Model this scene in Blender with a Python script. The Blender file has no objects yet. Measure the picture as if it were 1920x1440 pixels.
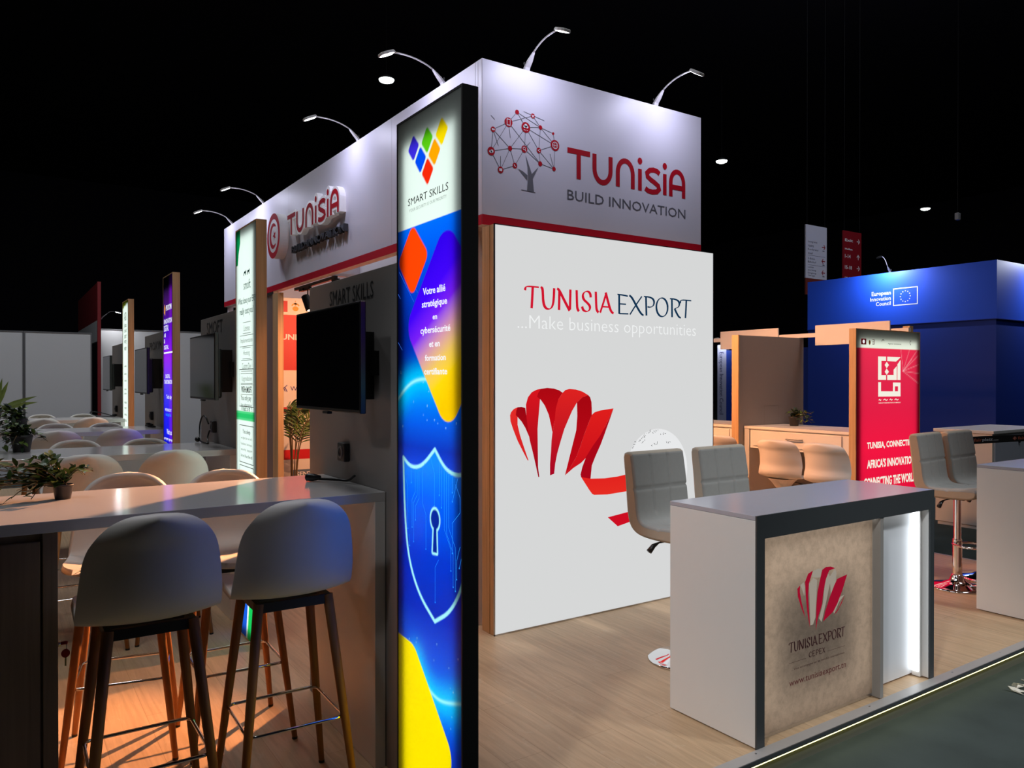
import bpy, bmesh, math, random
import numpy as np
from mathutils import Vector, Matrix

random.seed(7)
PI = math.pi
scene = bpy.context.scene
COL = scene.collection

# ------------------------------------------------------------------ camera, world, hall light, exposure
cam_d = bpy.data.cameras.new('camera')
cam = bpy.data.objects.new('camera', cam_d)
COL.objects.link(cam)
cam_d.sensor_width = 36.0
cam_d.lens = 36.0 * 1439.66 / 1920.0
cam_d.clip_start = 0.02
cam_d.clip_end = 200
cam.location = (0, 0, 1.56)
cam.rotation_euler = (math.radians(90 - 0.297), 0, math.radians(56.169 - 90))
scene.camera = cam

world = bpy.data.worlds.new('hall_night')
scene.world = world
world.use_nodes = True
bg = world.node_tree.nodes['Background']
bg.inputs[0].default_value = (0.05, 0.045, 0.08, 1)
bg.inputs[1].default_value = 0.03

scene.view_settings.view_transform = 'Standard'
scene.view_settings.look = 'None'
scene.view_settings.exposure = 0.0
scene.view_settings.gamma = 1.0
scene.view_settings.use_curve_mapping = False
try:
    scene.cycles.use_denoising = True
    scene.cycles.denoiser = 'OPENIMAGEDENOISE'
    scene.cycles.use_light_tree = True
    scene.cycles.sample_clamp_indirect = 4.0
    scene.cycles.caustics_reflective = False
    scene.cycles.caustics_refractive = False
except Exception:
    pass


def light(name, kind, loc, power, color, size=0.1, aim=None, angle=90, blend=0.6, parent=None):
    d = bpy.data.lights.new(name, kind)
    d.energy = power
    d.color = color
    if kind == 'AREA':
        d.shape = 'DISK'
        d.size = size
    else:
        d.shadow_soft_size = size
    if kind == 'SPOT':
        d.spot_size = math.radians(angle)
        d.spot_blend = blend
    o = bpy.data.objects.new(name, d)
    COL.objects.link(o)
    o.location = loc
    if aim is not None:
        o.rotation_euler = (Vector(aim) - Vector(loc)).to_track_quat('-Z', 'Y').to_euler()
    if parent is not None:
        o.parent = parent
        o.location = Vector(loc) - parent.location
    return o


COOL = (0.93, 0.96, 1.0)
WARM = (1.0, 0.43, 0.19)
# unseen overhead hall lights, added for the brightness they give
light('unseen_hall_light', 'AREA', (0.2, 2.9, 8.6), 112, COOL, 2.6, (2.2, 2.7, 0))
light('added_flood_light', 'SPOT', (6.5, -4.5, 8.0), 2100, COOL, 0.5, (4.5, 2.3, 0.2), 27, 0.8)  # flood added to lift the faces turned to the camera side
light('added_flood_light', 'SPOT', (-5.0, -1.6, 7.0), 1700, COOL, 0.4, (3.0, 2.2, 0.4), 17, 0.8)  # narrow flood added to brighten the left sides of the counters
light('unseen_hall_light', 'AREA', (15.5, 6.0, 11.4), 200, COOL, 1.5, (16.6, 11.3, 4.2))  # unseen light added to brighten the hanging signs
light('unseen_hall_light', 'AREA', (8.0, 1.0, 9.0), 110, COOL, 2.6, (7.0, 3.0, 0))
light('unseen_hall_light', 'AREA', (0.0, 11.0, 8.6), 240, COOL, 2.6, (0.8, 13.0, 0))


# ------------------------------------------------------------------ colours and materials
def S(r, g, b):
    def f(c):
        c = c / 255.0
        return c / 12.92 if c <= 0.04045 else ((c + 0.055) / 1.055) ** 2.4
    return (f(r), f(g), f(b))


MATS = {}


def mat(name, col=(0.8, 0.8, 0.8), rough=0.5, metal=0.0, emit=None, strength=1.0, spec=0.5, var=0.04, scale=14.0, bump=0.0):
    if name in MATS:
        return MATS[name]
    m = bpy.data.materials.new(name)
    MATS[name] = m
    m.use_nodes = True
    nt = m.node_tree
    b = nt.nodes['Principled BSDF']
    b.inputs['Roughness'].default_value = rough
    b.inputs['Metallic'].default_value = metal
    b.inputs['Specular IOR Level'].default_value = spec
    if var > 0:
        tc = nt.nodes.new('ShaderNodeTexCoord')
        nz = nt.nodes.new('ShaderNodeTexNoise')
        nz.inputs['Scale'].default_value = scale
        nz.inputs['Detail'].default_value = 4
        rp = nt.nodes.new('ShaderNodeMixRGB')
        rp.inputs[1].default_value = tuple(c * (1 - var) for c in col) + (1,)
        rp.inputs[2].default_value = tuple(min(1, c * (1 + var)) for c in col) + (1,)
        nt.links.new(tc.outputs['Object'], nz.inputs['Vector'])
        nt.links.new(nz.outputs['Fac'], rp.inputs[0])
        nt.links.new(rp.outputs[0], b.inputs['Base Color'])
        if bump > 0:
            bp = nt.nodes.new('ShaderNodeBump')
            bp.inputs['Strength'].default_value = bump
            bp.inputs['Distance'].default_value = 0.002
            nt.links.new(nz.outputs['Fac'], bp.inputs['Height'])
            nt.links.new(bp.outputs[0], b.inputs['Normal'])
    else:
        b.inputs['Base Color'].default_value = col + (1,)
    if emit is not None:
        b.inputs['Emission Color'].default_value = emit + (1,)
        b.inputs['Emission Strength'].default_value = strength
    return m


def glow(name, col, strength=1.0, sample=True):
    if name in MATS:
        return MATS[name]
    m = bpy.data.materials.new(name)
    MATS[name] = m
    m.use_nodes = True
    nt = m.node_tree
    nt.nodes.clear()
    e = nt.nodes.new('ShaderNodeEmission')
    e.inputs[0].default_value = col + (1,)
    e.inputs[1].default_value = strength
    o = nt.nodes.new('ShaderNodeOutputMaterial')
    nt.links.new(e.outputs[0], o.inputs[0])
    if not sample:
        m.cycles.emission_sampling = 'NONE'
    return m


def wood(name, c1, c2, axis='Z', rough=0.45, scale=1.0):
    if name in MATS:
        return MATS[name]
    m = bpy.data.materials.new(name)
    MATS[name] = m
    m.use_nodes = True
    nt = m.node_tree
    b = nt.nodes['Principled BSDF']
    b.inputs['Roughness'].default_value = rough
    b.inputs['Specular IOR Level'].default_value = 0.3
    tc = nt.nodes.new('ShaderNodeTexCoord')
    mp = nt.nodes.new('ShaderNodeMapping')
    sc = {'Z': (28, 28, 1.2), 'X': (1.2, 28, 28), 'Y': (28, 1.2, 28)}[axis]
    mp.inputs['Scale'].default_value = tuple(s * scale for s in sc)
    nz = nt.nodes.new('ShaderNodeTexNoise')
    nz.inputs['Scale'].default_value = 1.6
    nz.inputs['Detail'].default_value = 6
    nz.inputs['Distortion'].default_value = 0.8
    cr = nt.nodes.new('ShaderNodeValToRGB')
    cr.color_ramp.elements[0].position = 0.3
    cr.color_ramp.elements[0].color = c1 + (1,)
    cr.color_ramp.elements[1].position = 0.72
    cr.color_ramp.elements[1].color = c2 + (1,)
    L = nt.links.new
    L(tc.outputs['Object'], mp.inputs[0])
    L(mp.outputs[0], nz.inputs['Vector'])
    L(nz.outputs['Fac'], cr.inputs[0])
    L(cr.outputs[0], b.inputs['Base Color'])
    return m


def plank_floor():
    m = bpy.data.materials.new('oak_laminate')
    m.use_nodes = True
    nt = m.node_tree
    L = nt.links.new
    b = nt.nodes['Principled BSDF']
    b.inputs['Roughness'].default_value = 0.42
    b.inputs['Specular IOR Level'].default_value = 0.35
    tc = nt.nodes.new('ShaderNodeTexCoord')
    rot = nt.nodes.new('ShaderNodeMapping')
    rot.inputs['Rotation'].default_value = (0, 0, PI / 2)
    L(tc.outputs['Object'], rot.inputs[0])
    br = nt.nodes.new('ShaderNodeTexBrick')
    br.inputs['Scale'].default_value = 1.0
    br.inputs['Brick Width'].default_value = 1.3
    br.inputs['Row Height'].default_value = 0.19
    br.inputs['Mortar Size'].default_value = 0.0012
    br.inputs['Mortar Smooth'].default_value = 0.2
    br.inputs['Bias'].default_value = 0.0
    br.inputs['Color1'].default_value = S(192, 162, 128) + (1,)
    br.inputs['Color2'].default_value = S(200, 171, 138) + (1,)
    br.inputs['Mortar'].default_value = S(166, 136, 102) + (1,)
    br.offset = 0.37
    L(rot.outputs[0], br.inputs['Vector'])
    mp = nt.nodes.new('ShaderNodeMapping')
    mp.inputs['Scale'].default_value = (14, 0.9, 1)
    L(tc.outputs['Object'], mp.inputs[0])
    nz = nt.nodes.new('ShaderNodeTexNoise')
    nz.inputs['Scale'].default_value = 2.2
    nz.inputs['Detail'].default_value = 7
    nz.inputs['Distortion'].default_value = 1.2
    L(mp.outputs[0], nz.inputs['Vector'])
    cr = nt.nodes.new('ShaderNodeValToRGB')
    cr.color_ramp.elements[0].position = 0.30
    cr.color_ramp.elements[0].color = (0.80, 0.78, 0.74, 1)
    cr.color_ramp.elements[1].position = 0.66
    cr.color_ramp.elements[1].color = (1.04, 1.03, 1.0, 1)
    L(nz.outputs['Fac'], cr.inputs[0])
    mul = nt.nodes.new('ShaderNodeMixRGB')
    mul.blend_type = 'MULTIPLY'
    mul.inputs[0].default_value = 1.0
    L(br.outputs['Color'], mul.inputs[1])
    L(cr.outputs[0], mul.inputs[2])
    # pale scuffs worn into the varnish
    sm = nt.nodes.new('ShaderNodeMapping')
    sm.inputs['Scale'].default_value = (5, 1.8, 1)
    sm.inputs['Rotation'].default_value = (0, 0, 0.7)
    L(tc.outputs['Object'], sm.inputs[0])
    s1 = nt.nodes.new('ShaderNodeTexNoise')
    s1.inputs['Scale'].default_value = 2.6
    s1.inputs['Detail'].default_value = 9
    s1.inputs['Roughness'].default_value = 0.72
    s1.inputs['Distortion'].default_value = 2.0
    L(sm.outputs[0], s1.inputs['Vector'])
    c2 = nt.nodes.new('ShaderNodeValToRGB')
    c2.color_ramp.elements[0].position = 0.56
    c2.color_ramp.elements[0].color = (0, 0, 0, 1)
    c2.color_ramp.elements[1].position = 0.70
    c2.color_ramp.elements[1].color = (0.42, 0.42, 0.42, 1)
    L(s1.outputs['Fac'], c2.inputs[0])
    mx = nt.nodes.new('ShaderNodeMixRGB')
    mx.inputs[2].default_value = S(208, 190, 164) + (1,)
    L(c2.outputs[0], mx.inputs[0])
    L(mul.outputs[0], mx.inputs[1])
    L(mx.outputs[0], b.inputs['Base Color'])
    bp = nt.nodes.new('ShaderNodeBump')
    bp.inputs['Strength'].default_value = 0.12
    bp.inputs['Distance'].default_value = 0.002
    L(s1.outputs['Fac'], bp.inputs['Height'])
    L(bp.outputs[0], b.inputs['Normal'])
    return m


def backlit(name, attr=None, col=(0.85, 0.85, 0.85), gloss=0.06, rough=0.25, speck=0.0):
    """translucent print sheet: what is behind it lights it"""
    if name in MATS:
        return MATS[name]
    m = bpy.data.materials.new(name)
    MATS[name] = m
    m.use_nodes = True
    nt = m.node_tree
    nt.nodes.clear()
    L = nt.links.new
    out = nt.nodes.new('ShaderNodeOutputMaterial')
    tr = nt.nodes.new('ShaderNodeBsdfTranslucent')
    df = nt.nodes.new('ShaderNodeBsdfDiffuse')
    gl = nt.nodes.new('ShaderNodeBsdfGlossy')
    gl.inputs['Roughness'].default_value = rough
    m1 = nt.nodes.new('ShaderNodeMixShader')
    m2 = nt.nodes.new('ShaderNodeMixShader')
    m1.inputs[0].default_value = 0.82
    m2.inputs[0].default_value = gloss
    L(df.outputs[0], m1.inputs[1])
    L(tr.outputs[0], m1.inputs[2])
    L(m1.outputs[0], m2.inputs[1])
    L(gl.outputs[0], m2.inputs[2])
    L(m2.outputs[0], out.inputs[0])
    if attr:
        at = nt.nodes.new('ShaderNodeAttribute')
        at.attribute_name = attr
        src = at.outputs['Color']
    else:
        rgb = nt.nodes.new('ShaderNodeRGB')
        rgb.outputs[0].default_value = col + (1,)
        src = rgb.outputs[0]
    if speck > 0:
        tc = nt.nodes.new('ShaderNodeTexCoord')
        nz = nt.nodes.new('ShaderNodeTexNoise')
        nz.inputs['Scale'].default_value = 26
        nz.inputs['Detail'].default_value = 9
        nz.inputs['Roughness'].default_value = 0.7
        cr = nt.nodes.new('ShaderNodeValToRGB')
        cr.color_ramp.elements[0].position = 0.36
        cr.color_ramp.elements[0].color = (1 - speck,) * 3 + (1,)
        cr.color_ramp.elements[1].position = 0.6
        cr.color_ramp.elements[1].color = (1, 1, 1, 1)
        mu = nt.nodes.new('ShaderNodeMixRGB')
        mu.blend_type = 'MULTIPLY'
        mu.inputs[0].default_value = 1
        L(tc.outputs['Object'], nz.inputs['Vector'])
        L(nz.outputs['Fac'], cr.inputs[0])
        L(src, mu.inputs[1])
        L(cr.outputs[0], mu.inputs[2])
        src = mu.outputs[0]
    L(src, tr.inputs[0])
    L(src, df.inputs[0])
    return m


def glow_attr(name, attr, strength=1.0):
    if name in MATS:
        return MATS[name]
    m = glow(name, (1, 1, 1), strength)
    at = m.node_tree.nodes.new('ShaderNodeAttribute')
    at.attribute_name = attr
    m.node_tree.links.new(at.outputs['Color'], m.node_tree.nodes['Emission'].inputs[0])
    return m


M = dict(
    white=mat('white_laminate', S(232, 230, 226), 0.32, spec=0.5, var=0.01),
    greytop=mat('pale_grey_gloss_laminate', S(178, 178, 188), 0.2, spec=0.42, var=0.01),
    whitetop=mat('white_gloss_laminate', S(208, 205, 204), 0.13, spec=0.5, var=0.01),
    fascia=mat('fascia_white', S(216, 214, 226), 0.45, var=0.02, scale=3),
    red=mat('red_vinyl', S(190, 8, 38), 0.4, var=0.02),
    redtxt=mat('red_print', S(176, 2, 30), 0.7, spec=0.15, var=0),
    greytxt=mat('grey_print', S(92, 92, 100), 0.5, var=0),
    darktxt=mat('dark_print', S(44, 46, 52), 0.5, var=0),
    black=mat('black_paint', S(22, 22, 22), 0.5, var=0.05),
    anth=mat('anthracite_laminate', S(62, 66, 68), 0.4, var=0.04),
    greywall=mat('grey_wall_paint', S(152, 147, 144), 0.6, var=0.03, scale=5),
    screen=mat('black_glass', (0.004, 0.004, 0.005), 0.08, spec=0.55, var=0),
    plastic_black=mat('black_plastic', S(26, 26, 27), 0.38, var=0.03),
    socket=mat('socket_plastic', S(40, 40, 42), 0.4, var=0),
    chrome=mat('chrome', (0.86, 0.86, 0.88), 0.06, 1.0, var=0),
    steel=mat('brushed_aluminium', (0.62, 0.62, 0.64), 0.3, 1.0, var=0.03, scale=60),
    shell=mat('white_stool_shell', S(226, 221, 214), 0.55, spec=0.35, var=0.02, scale=30),
    legwood=wood('stool_leg_beech', S(150, 98, 52), S(178, 122, 70), 'Z', 0.5),
    frame=mat('dark_stool_frame', S(28, 25, 23), 0.5, var=0.03),
    oak=wood('oak_veneer', S(184, 146, 102), S(212, 176, 132), 'Z', 0.5, 0.7),
    darkwood=wood('dark_wenge', S(128, 110, 94), S(150, 132, 114), 'Z', 0.55, 0.8),
    velvet=mat('grey_velvet', S(150, 150, 146), 0.75, spec=0.2, var=0.06, scale=40),
    velvetside=mat('grey_velvet_side', S(176, 166, 150), 0.75, spec=0.2, var=0.04, scale=40),
    peach=mat('white_moulded_plastic', S(224, 216, 208), 0.45, var=0.01),
    leaf=mat('green_leaf', S(58, 84, 34), 0.45, var=0.35, scale=40),
    leaflight=mat('olive_leaf', S(92, 116, 48), 0.45, var=0.3, scale=30),
    leafdark=mat('dark_green_leaf', S(40, 60, 40), 0.5, var=0.3, scale=40),
    stem=mat('brown_stem', S(104, 84, 50), 0.6, var=0.15),
    pot=mat('dark_pot', S(42, 38, 38), 0.5, var=0.05),
    soil=mat('soil', S(52, 40, 30), 0.9, var=0.3, scale=80),
    blue=mat('blue_wall_paint', S(30, 84, 222), 0.5, var=0.02, scale=3),
    navy=mat('navy_wall_paint', S(12, 50, 150), 0.55, var=0.03, scale=3),
    whiteprint=mat('white_print', S(235, 235, 240), 0.5, var=0),
    cabinet=mat('cabinet_cream', S(222, 216, 210), 0.45, var=0.02),
    belt=mat('black_belt_fabric', S(26, 24, 24), 0.7, var=0.1, scale=90),
    hallwall=mat('white_partition', S(196, 198, 202), 0.5, var=0.02, scale=2),
    hallalu=mat('partition_aluminium', S(120, 122, 126), 0.4, 0.6, var=0.02),
    darkhall=mat('black_hall_paint', S(40, 37, 48), 0.9, var=0.1),
    led=glow('led_white', (0.93, 0.95, 1.0), 14.0),
    key=mat('red_key_plastic', S(176, 20, 24), 0.3, var=0),
    brass=mat('brass', (0.7, 0.5, 0.2), 0.3, 1.0, var=0),
)


def carpet(name, c, var=0.25):
    m = mat(name, c, 0.95, spec=0.1, var=var, scale=3.5, bump=0)
    return m


# ------------------------------------------------------------------ mesh helpers
class MB:
    def __init__(self):
        self.bm = bmesh.new()

    def box(self, x0, x1, y0, y1, z0, z1):
        v = [self.bm.verts.new(p) for p in ((x0, y0, z0), (x1, y0, z0), (x1, y1, z0), (x0, y1, z0),
                                            (x0, y0, z1), (x1, y0, z1), (x1, y1, z1), (x0, y1, z1))]
        for f in ((0, 3, 2, 1), (4, 5, 6, 7), (0, 1, 5, 4), (1, 2, 6, 5), (2, 3, 7, 6), (3, 0, 4, 7)):
            self.bm.faces.new([v[i] for i in f])
        return self

    def rings(self, rings, cap=True):
        vs = [[self.bm.verts.new(p) for p in r] for r in rings]
        n = len(vs[0])
        for a, b in zip(vs[:-1], vs[1:]):
            for i in range(n):
                self.bm.faces.new((a[i], a[(i + 1) % n], b[(i + 1) % n], b[i]))
        if cap:
            self.bm.faces.new(vs[0][::-1])
            self.bm.faces.new(vs[-1])
        return self

    def tube(self, pts, r, n=8, closed=False):
        pts = [Vector(p) for p in pts]
        k = len(pts)
        rr = r if isinstance(r, (list, tuple)) else [r] * k
        rings = []
        up = None
        for i, p in enumerate(pts):
            if closed:
                t = pts[(i + 1) % k] - pts[i - 1]
            else:
                t = pts[min(i + 1, k - 1)] - pts[max(i - 1, 0)]
            t.normalize()
            if up is None:
                up = Vector((0, 0, 1)) if abs(t.z) < 0.9 else Vector((1, 0, 0))
            a = t.cross(up)
            if a.length < 1e-5:
                a = t.cross(Vector((0, 1, 0.3)))
            a.normalize()
            b = a.cross(t)
            up = b
            rings.append([p + (a * math.cos(2 * PI * j / n) + b * math.sin(2 * PI * j / n)) * rr[i] for j in range(n)])
        if closed:
            vs = [[self.bm.verts.new(q) for q in R_] for R_ in rings]
            for i in range(k):
                a, b = vs[i], vs[(i + 1) % k]
                for j in range(n):
                    self.bm.faces.new((a[j], a[(j + 1) % n], b[(j + 1) % n], b[j]))
        else:
            self.rings(rings)
        return self

    def lathe(self, prof, c=(0, 0, 0), n=28):
        c = Vector(c)
        self.rings([[c + Vector((r * math.cos(2 * PI * j / n), r * math.sin(2 * PI * j / n), z)) for j in range(n)] for r, z in prof])
        return self

    def poly(self, pts):
        vs = [self.bm.verts.new(p) for p in pts]
        try:
            self.bm.faces.new(vs)
        except ValueError:
            pass
        return self

    def prism(self, pts, d):
        d = Vector(d)
        self.rings([[Vector(p) for p in pts], [Vector(p) + d for p in pts]])
        return self

    def build(self, name, m, parent=None, smooth=False, bevel=0.0, seg=2, solid=0.0, local=False, tri=False):
        bm = self.bm
        bmesh.ops.recalc_face_normals(bm, faces=bm.faces)
        if tri:
            bmesh.ops.triangulate(bm, faces=bm.faces)
        if parent is not None and not local:
            bmesh.ops.translate(bm, verts=bm.verts, vec=-parent_world(parent))
        me = bpy.data.meshes.new(name)
        bm.to_mesh(me)
        bm.free()
        o = bpy.data.objects.new(name, me)
        COL.objects.link(o)
        me.materials.append(m)
        if smooth:
            for p in me.polygons:
                p.use_smooth = True
        if solid:
            md = o.modifiers.new('thickness', 'SOLIDIFY')
            md.thickness = solid
            md.offset = 0
        if bevel:
            md = o.modifiers.new('edge', 'BEVEL')
            md.width = bevel
            md.segments = seg
            md.limit_method = 'ANGLE'
            md.angle_limit = math.radians(50)
        if parent is not None:
            o.parent = parent
        return o


def parent_world(p):
    v = Vector((0, 0, 0))
    while p is not None:
        v += Vector(p.location)
        p = p.parent
    return v


def box(name, m, a, parent=None, bevel=0.0):
    return MB().box(*a).build(name, m, parent, bevel=bevel)


def tag(o, label, cat, group=None, kind=None):
    o['label'] = label
    o['category'] = cat
    if group:
        o['group'] = group
    if kind:
        o['kind'] = kind
    return o


def thing(name, label, cat, loc=(0, 0, 0), rz=0.0, group=None):
    o = bpy.data.objects.new(name, None)
    o.empty_display_size = 0.1
    COL.objects.link(o)
    o.location = loc
    o.rotation_euler = (0, 0, rz)
    return tag(o, label, cat, group)


def struct(o):
    o['kind'] = 'structure'
    return o


def kids(o):
    return [c for c in bpy.data.objects if c.parent == o]


def dup(root, loc, rz, label, group=None):
    r = root.copy()
    COL.objects.link(r)
    r.location = loc
    r.rotation_euler = (0, 0, rz)
    r['label'] = label
    if group:
        r['group'] = group
    for ch in kids(root):
        c = ch.copy()
        COL.objects.link(c)
        c.parent = r
        for g in kids(ch):
            d = g.copy()
            COL.objects.link(d)
            d.parent = c
    return r


# ------------------------------------------------------------------ flat artwork on a plane
class Fr:
    """a face: o = its left bottom corner, u = viewer's right, n = outwards"""
    def __init__(self, o, u, n):
        self.o, self.u, self.n = Vector(o), Vector(u), Vector(n)

    def p(self, a, z, d=0.0):
        return self.o + self.u * a + Vector((0, 0, z)) + self.n * d


FX = lambda x, y: Fr((x, y, 0), (0, -1, 0), (-1, 0, 0))      # a face looking to -X, measured from y towards -Y
FY = lambda y, x: Fr((x, y, 0), (1, 0, 0), (0, -1, 0))       # a face looking to -Y, measured from x towards +X


def offset_quads(pts, ws, closed=False):
    pts = [Vector((p[0], p[1])) for p in pts]
    L, R = [], []
    k = len(pts)
    for i in range(k):
        if closed:
            a, b = pts[i] - pts[i - 1], pts[(i + 1) % k] - pts[i]
        else:
            a = pts[i] - pts[i - 1] if i else pts[1] - pts[0]
            b = pts[i + 1] - pts[i] if i < k - 1 else a
        a, b = a.normalized(), b.normalized()
        t = (a + b)
        if t.length < 1e-4:
            t = b
        t.normalize()
        n = Vector((-t.y, t.x))
        c = max(0.5, n.dot(Vector((-b.y, b.x))))
        w = (ws[i] if isinstance(ws, (list, tuple)) else ws) * 0.5 / c
        L.append(pts[i] + n * w)
        R.append(pts[i] - n * w)
    return L, R


def stroke(mb, fr, pts, w, d=0.0015, depth=0.0, closed=False):
    L, R = offset_quads(pts, w, closed)
    k = len(L)
    if depth <= 0:
        a = [mb.bm.verts.new(fr.p(q.x, q.y, d)) for q in L]
        b = [mb.bm.verts.new(fr.p(q.x, q.y, d)) for q in R]
        for i in range(k if closed else k - 1):
            j = (i + 1) % k
            mb.bm.faces.new((a[i], a[j], b[j], b[i]))
    else:
        rings = [[fr.p(L[i].x, L[i].y, d), fr.p(R[i].x, R[i].y, d), fr.p(R[i].x, R[i].y, d - depth), fr.p(L[i].x, L[i].y, d - depth)] for i in range(k)]
        mb.rings(rings)


def ell(cx, cy, rx, ry, a0=0, a1=360, n=16):
    return [(cx + rx * math.cos(math.radians(a0 + (a1 - a0) * i / n)), cy + ry * math.sin(math.radians(a0 + (a1 - a0) * i / n))) for i in range(n + 1)]


def disc(mb, fr, cx, cy, rx, ry=None, d=0.0015, n=24):
    mb.poly([fr.p(a, b, d) for a, b in ell(cx, cy, rx, ry or rx, 0, 360, n)[:-1]])


def flat(mb, fr, pts, d=0.0015):
    mb.poly([fr.p(a, b, d) for a, b in pts])


def rect(mb, fr, a0, a1, z0, z1, d=0.0015):
    flat(mb, fr, [(a0, z0), (a1, z0), (a1, z1), (a0, z1)], d)


def word(mb, body, fr, a0, a1, z0, z1, bold=0.0, d=0.0015, depth=0.0, slant=0.0, vertical=False, res=2, keep_descender=False):
    """lettering stretched to the box it fills"""
    c = bpy.data.curves.new('word', 'FONT')
    c.body = body
    c.size = 1.0
    c.offset = bold
    c.resolution_u = res
    c.fill_mode = 'FRONT' if depth <= 0 else 'BOTH'
    c.extrude = 0.0
    o = bpy.data.objects.new('word', c)
    COL.objects.link(o)
    dg = bpy.context.evaluated_depsgraph_get()
    me = bpy.data.meshes.new_from_object(o.evaluated_get(dg))
    bpy.data.objects.remove(o)
    bpy.data.curves.remove(c)
    co = np.empty(len(me.vertices) * 3)
    me.vertices.foreach_get('co', co)
    co = co.reshape(-1, 3)
    if not len(co):
        return
    lo, hi = co.min(0), co.max(0)
    s = np.maximum(hi - lo, 1e-6)
    vs = []
    for q in co:
        x, y = (q[0] - lo[0]) / s[0], (q[1] - lo[1]) / s[1]
        if vertical:
            vs.append(mb.bm.verts.new(fr.p(a0 + (a1 - a0) * y, z1 - (z1 - z0) * x, d)))
        else:
            vs.append(mb.bm.verts.new(fr.p(a0 + (a1 - a0) * x + slant * (y - 0.5) * (z1 - z0), z0 + (z1 - z0) * y, d)))
    fs = []
    for p in me.polygons:
        try:
            fs.append(mb.bm.faces.new([vs[i] for i in p.vertices]))
        except ValueError:
            pass
    if depth > 0:
        r = bmesh.ops.extrude_face_region(mb.bm, geom=fs)
        bmesh.ops.translate(mb.bm, verts=[g for g in r['geom'] if isinstance(g, bmesh.types.BMVert)], vec=-fr.n * depth)
    bpy.data.meshes.remove(me)


def letter(parent, m, body, fr, *a, **k):
    q = MB()
    word(q, body, fr, *a, **k)
    return q.build('lettering', m, parent)


ROUND = {   # the rounded country name of the stand, in its own proportions (width 1.125, height 0.2)
    'T': [[(0, .183), (.197, .183)], [(.097, .2), (.097, 0)]],
    'U': [[(.236, .195)] + ell(.309, .095, .073, .088, 180, 360, 14) + [(.382, .195)]],
    'n': [[(.449, 0)] + ell(.52, .1, .071, .09, 180, 0, 14) + [(.591, 0)]],
    'i': [[(.66, 0), (.66, .155)]],
    's': [[(.855, .147), (.83, .163), (.795, .168), (.755, .160), (.730, .138), (.735, .112), (.765, .094), (.805, .078), (.842, .058), (.850, .034), (.828, .014), (.785, .006), (.74, .010), (.712, .024)]],
    'j': [[(.908, 0), (.908, .155)]],
    'A': [[(.970, 0)] + ell(1.037, .105, .067, .085, 180, 0, 14) + [(1.104, 0)], [(.970, .072), (1.104, .072)]],
}


def round_name(mb, fr, a0, z0, w, h, sw, d=0.0015, depth=0.0):
    kx, ky = w / 1.125, h / 0.2
    for strokes in ROUND.values():
        for i, s in enumerate(strokes):
            stroke(mb, fr, [(a0 + x * kx, z0 + y * ky) for x, y in s], sw, d + i * .0004, depth)
    for x in (.66, .908):
        pts = [fr.p(a, b, d) for a, b in ell(a0 + x * kx, z0 + .212 * ky, sw * .62, sw * .68, 0, 360, 14)[:-1]]
        if depth > 0:
            mb.prism(pts, -fr.n * depth)
        else:
            mb.poly(pts)


SERIF = {
    'T': [[(0, .80), (.04, .93), (.16, .99), (1, .985)], [(.55, .98), (.52, .5), (.47, 0)]],
    'U': [[(0, 1), (.13, .96), (.16, .70), (.18, .35), (.28, .10), (.50, .0), (.74, .05), (.88, .26), (.93, .60), (.95, 1)]],
    'N': [[(0, 1), (.14, .94), (.5, .47), (.88, 0)], [(.16, .92), (.13, 0)], [(.93, 1), (.90, .06)]],
    'I': [[(.25, 1), (.33, .4), (.42, .12), (.85, 0)]],
    'S': [[(.93, .70), (.88, .90), (.58, 1), (.22, .92), (.08, .74), (.22, .56), (.58, .43), (.88, .27), (.80, .08), (.48, 0), (.14, .07), (.03, .24)]],
    'A': [[(.46, .96), (.24, .45), (.02, 0)], [(.42, 1), (.62, .5), (.80, .10), (1, 0)], [(.16, .30), (.70, .30)]],
    'E': [[(.16, 1), (.17, 0)], [(0, 1), (.5, .985), (.95, .95)], [(.16, .52), (.78, .52)], [(.17, .012), (1, .03)]],
    'X': [[(.02, 1), (.2, .9), (.5, .48), (.82, .08), (1, 0)], [(.88, 1), (.45, .5), (.06, 0)]],
    'P': [[(.20, 1), (.24, 0)], [(0, 1), (.5, 1), (.88, .92), (1, .74), (.9, .54), (.6, .45), (.34, .47)]],
    'O': [ell(.5, .5, .46, .5, 0, 360, 26)],
    'R': [[(.18, 1), (.20, 0)], [(0, 1), (.42, 1), (.78, .92), (.88, .75), (.78, .57), (.42, .47)], [(.42, .48), (.62, .22), (.82, .03), (1, 0)]],
    'C': [[(.95, .80), (.75, .97), (.45, 1), (.15, .8), (.05, .5), (.15, .2), (.45, 0), (.78, .04), (.97, .2)]],
}


def smooth_line(p, it=2):
    for _ in range(it):
        q = [p[0]]
        for a, b in zip(p[:-1], p[1:]):
            q.append((a[0] * .75 + b[0] * .25, a[1] * .75 + b[1] * .25))
            q.append((a[0] * .25 + b[0] * .75, a[1] * .25 + b[1] * .75))
        q.append(p[-1])
        p = q
    return p


def serif(mb, fr, text, boxes, z0, z1, thick, thin, d=0.0015):
    for ch, (a0, a1) in zip(text, boxes):
        for k, s in enumerate(SERIF[ch]):
            pts = [(a0 + x * (a1 - a0), z0 + y * (z1 - z0)) for x, y in (s if ch == 'O' else (smooth_line(s) if len(s) > 2 else s))]
            ws = []
            for i in range(len(pts)):
                a, b = pts[max(0, i - 1)], pts[min(len(pts) - 1, i + 1)]
                th = math.atan2(b[1] - a[1], b[0] - a[0])
                ws.append(thin + (thick - thin) * abs(math.sin(th - math.radians(22))) ** 1.3)
            stroke(mb, fr, pts, ws, d + k * .0003)


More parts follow.
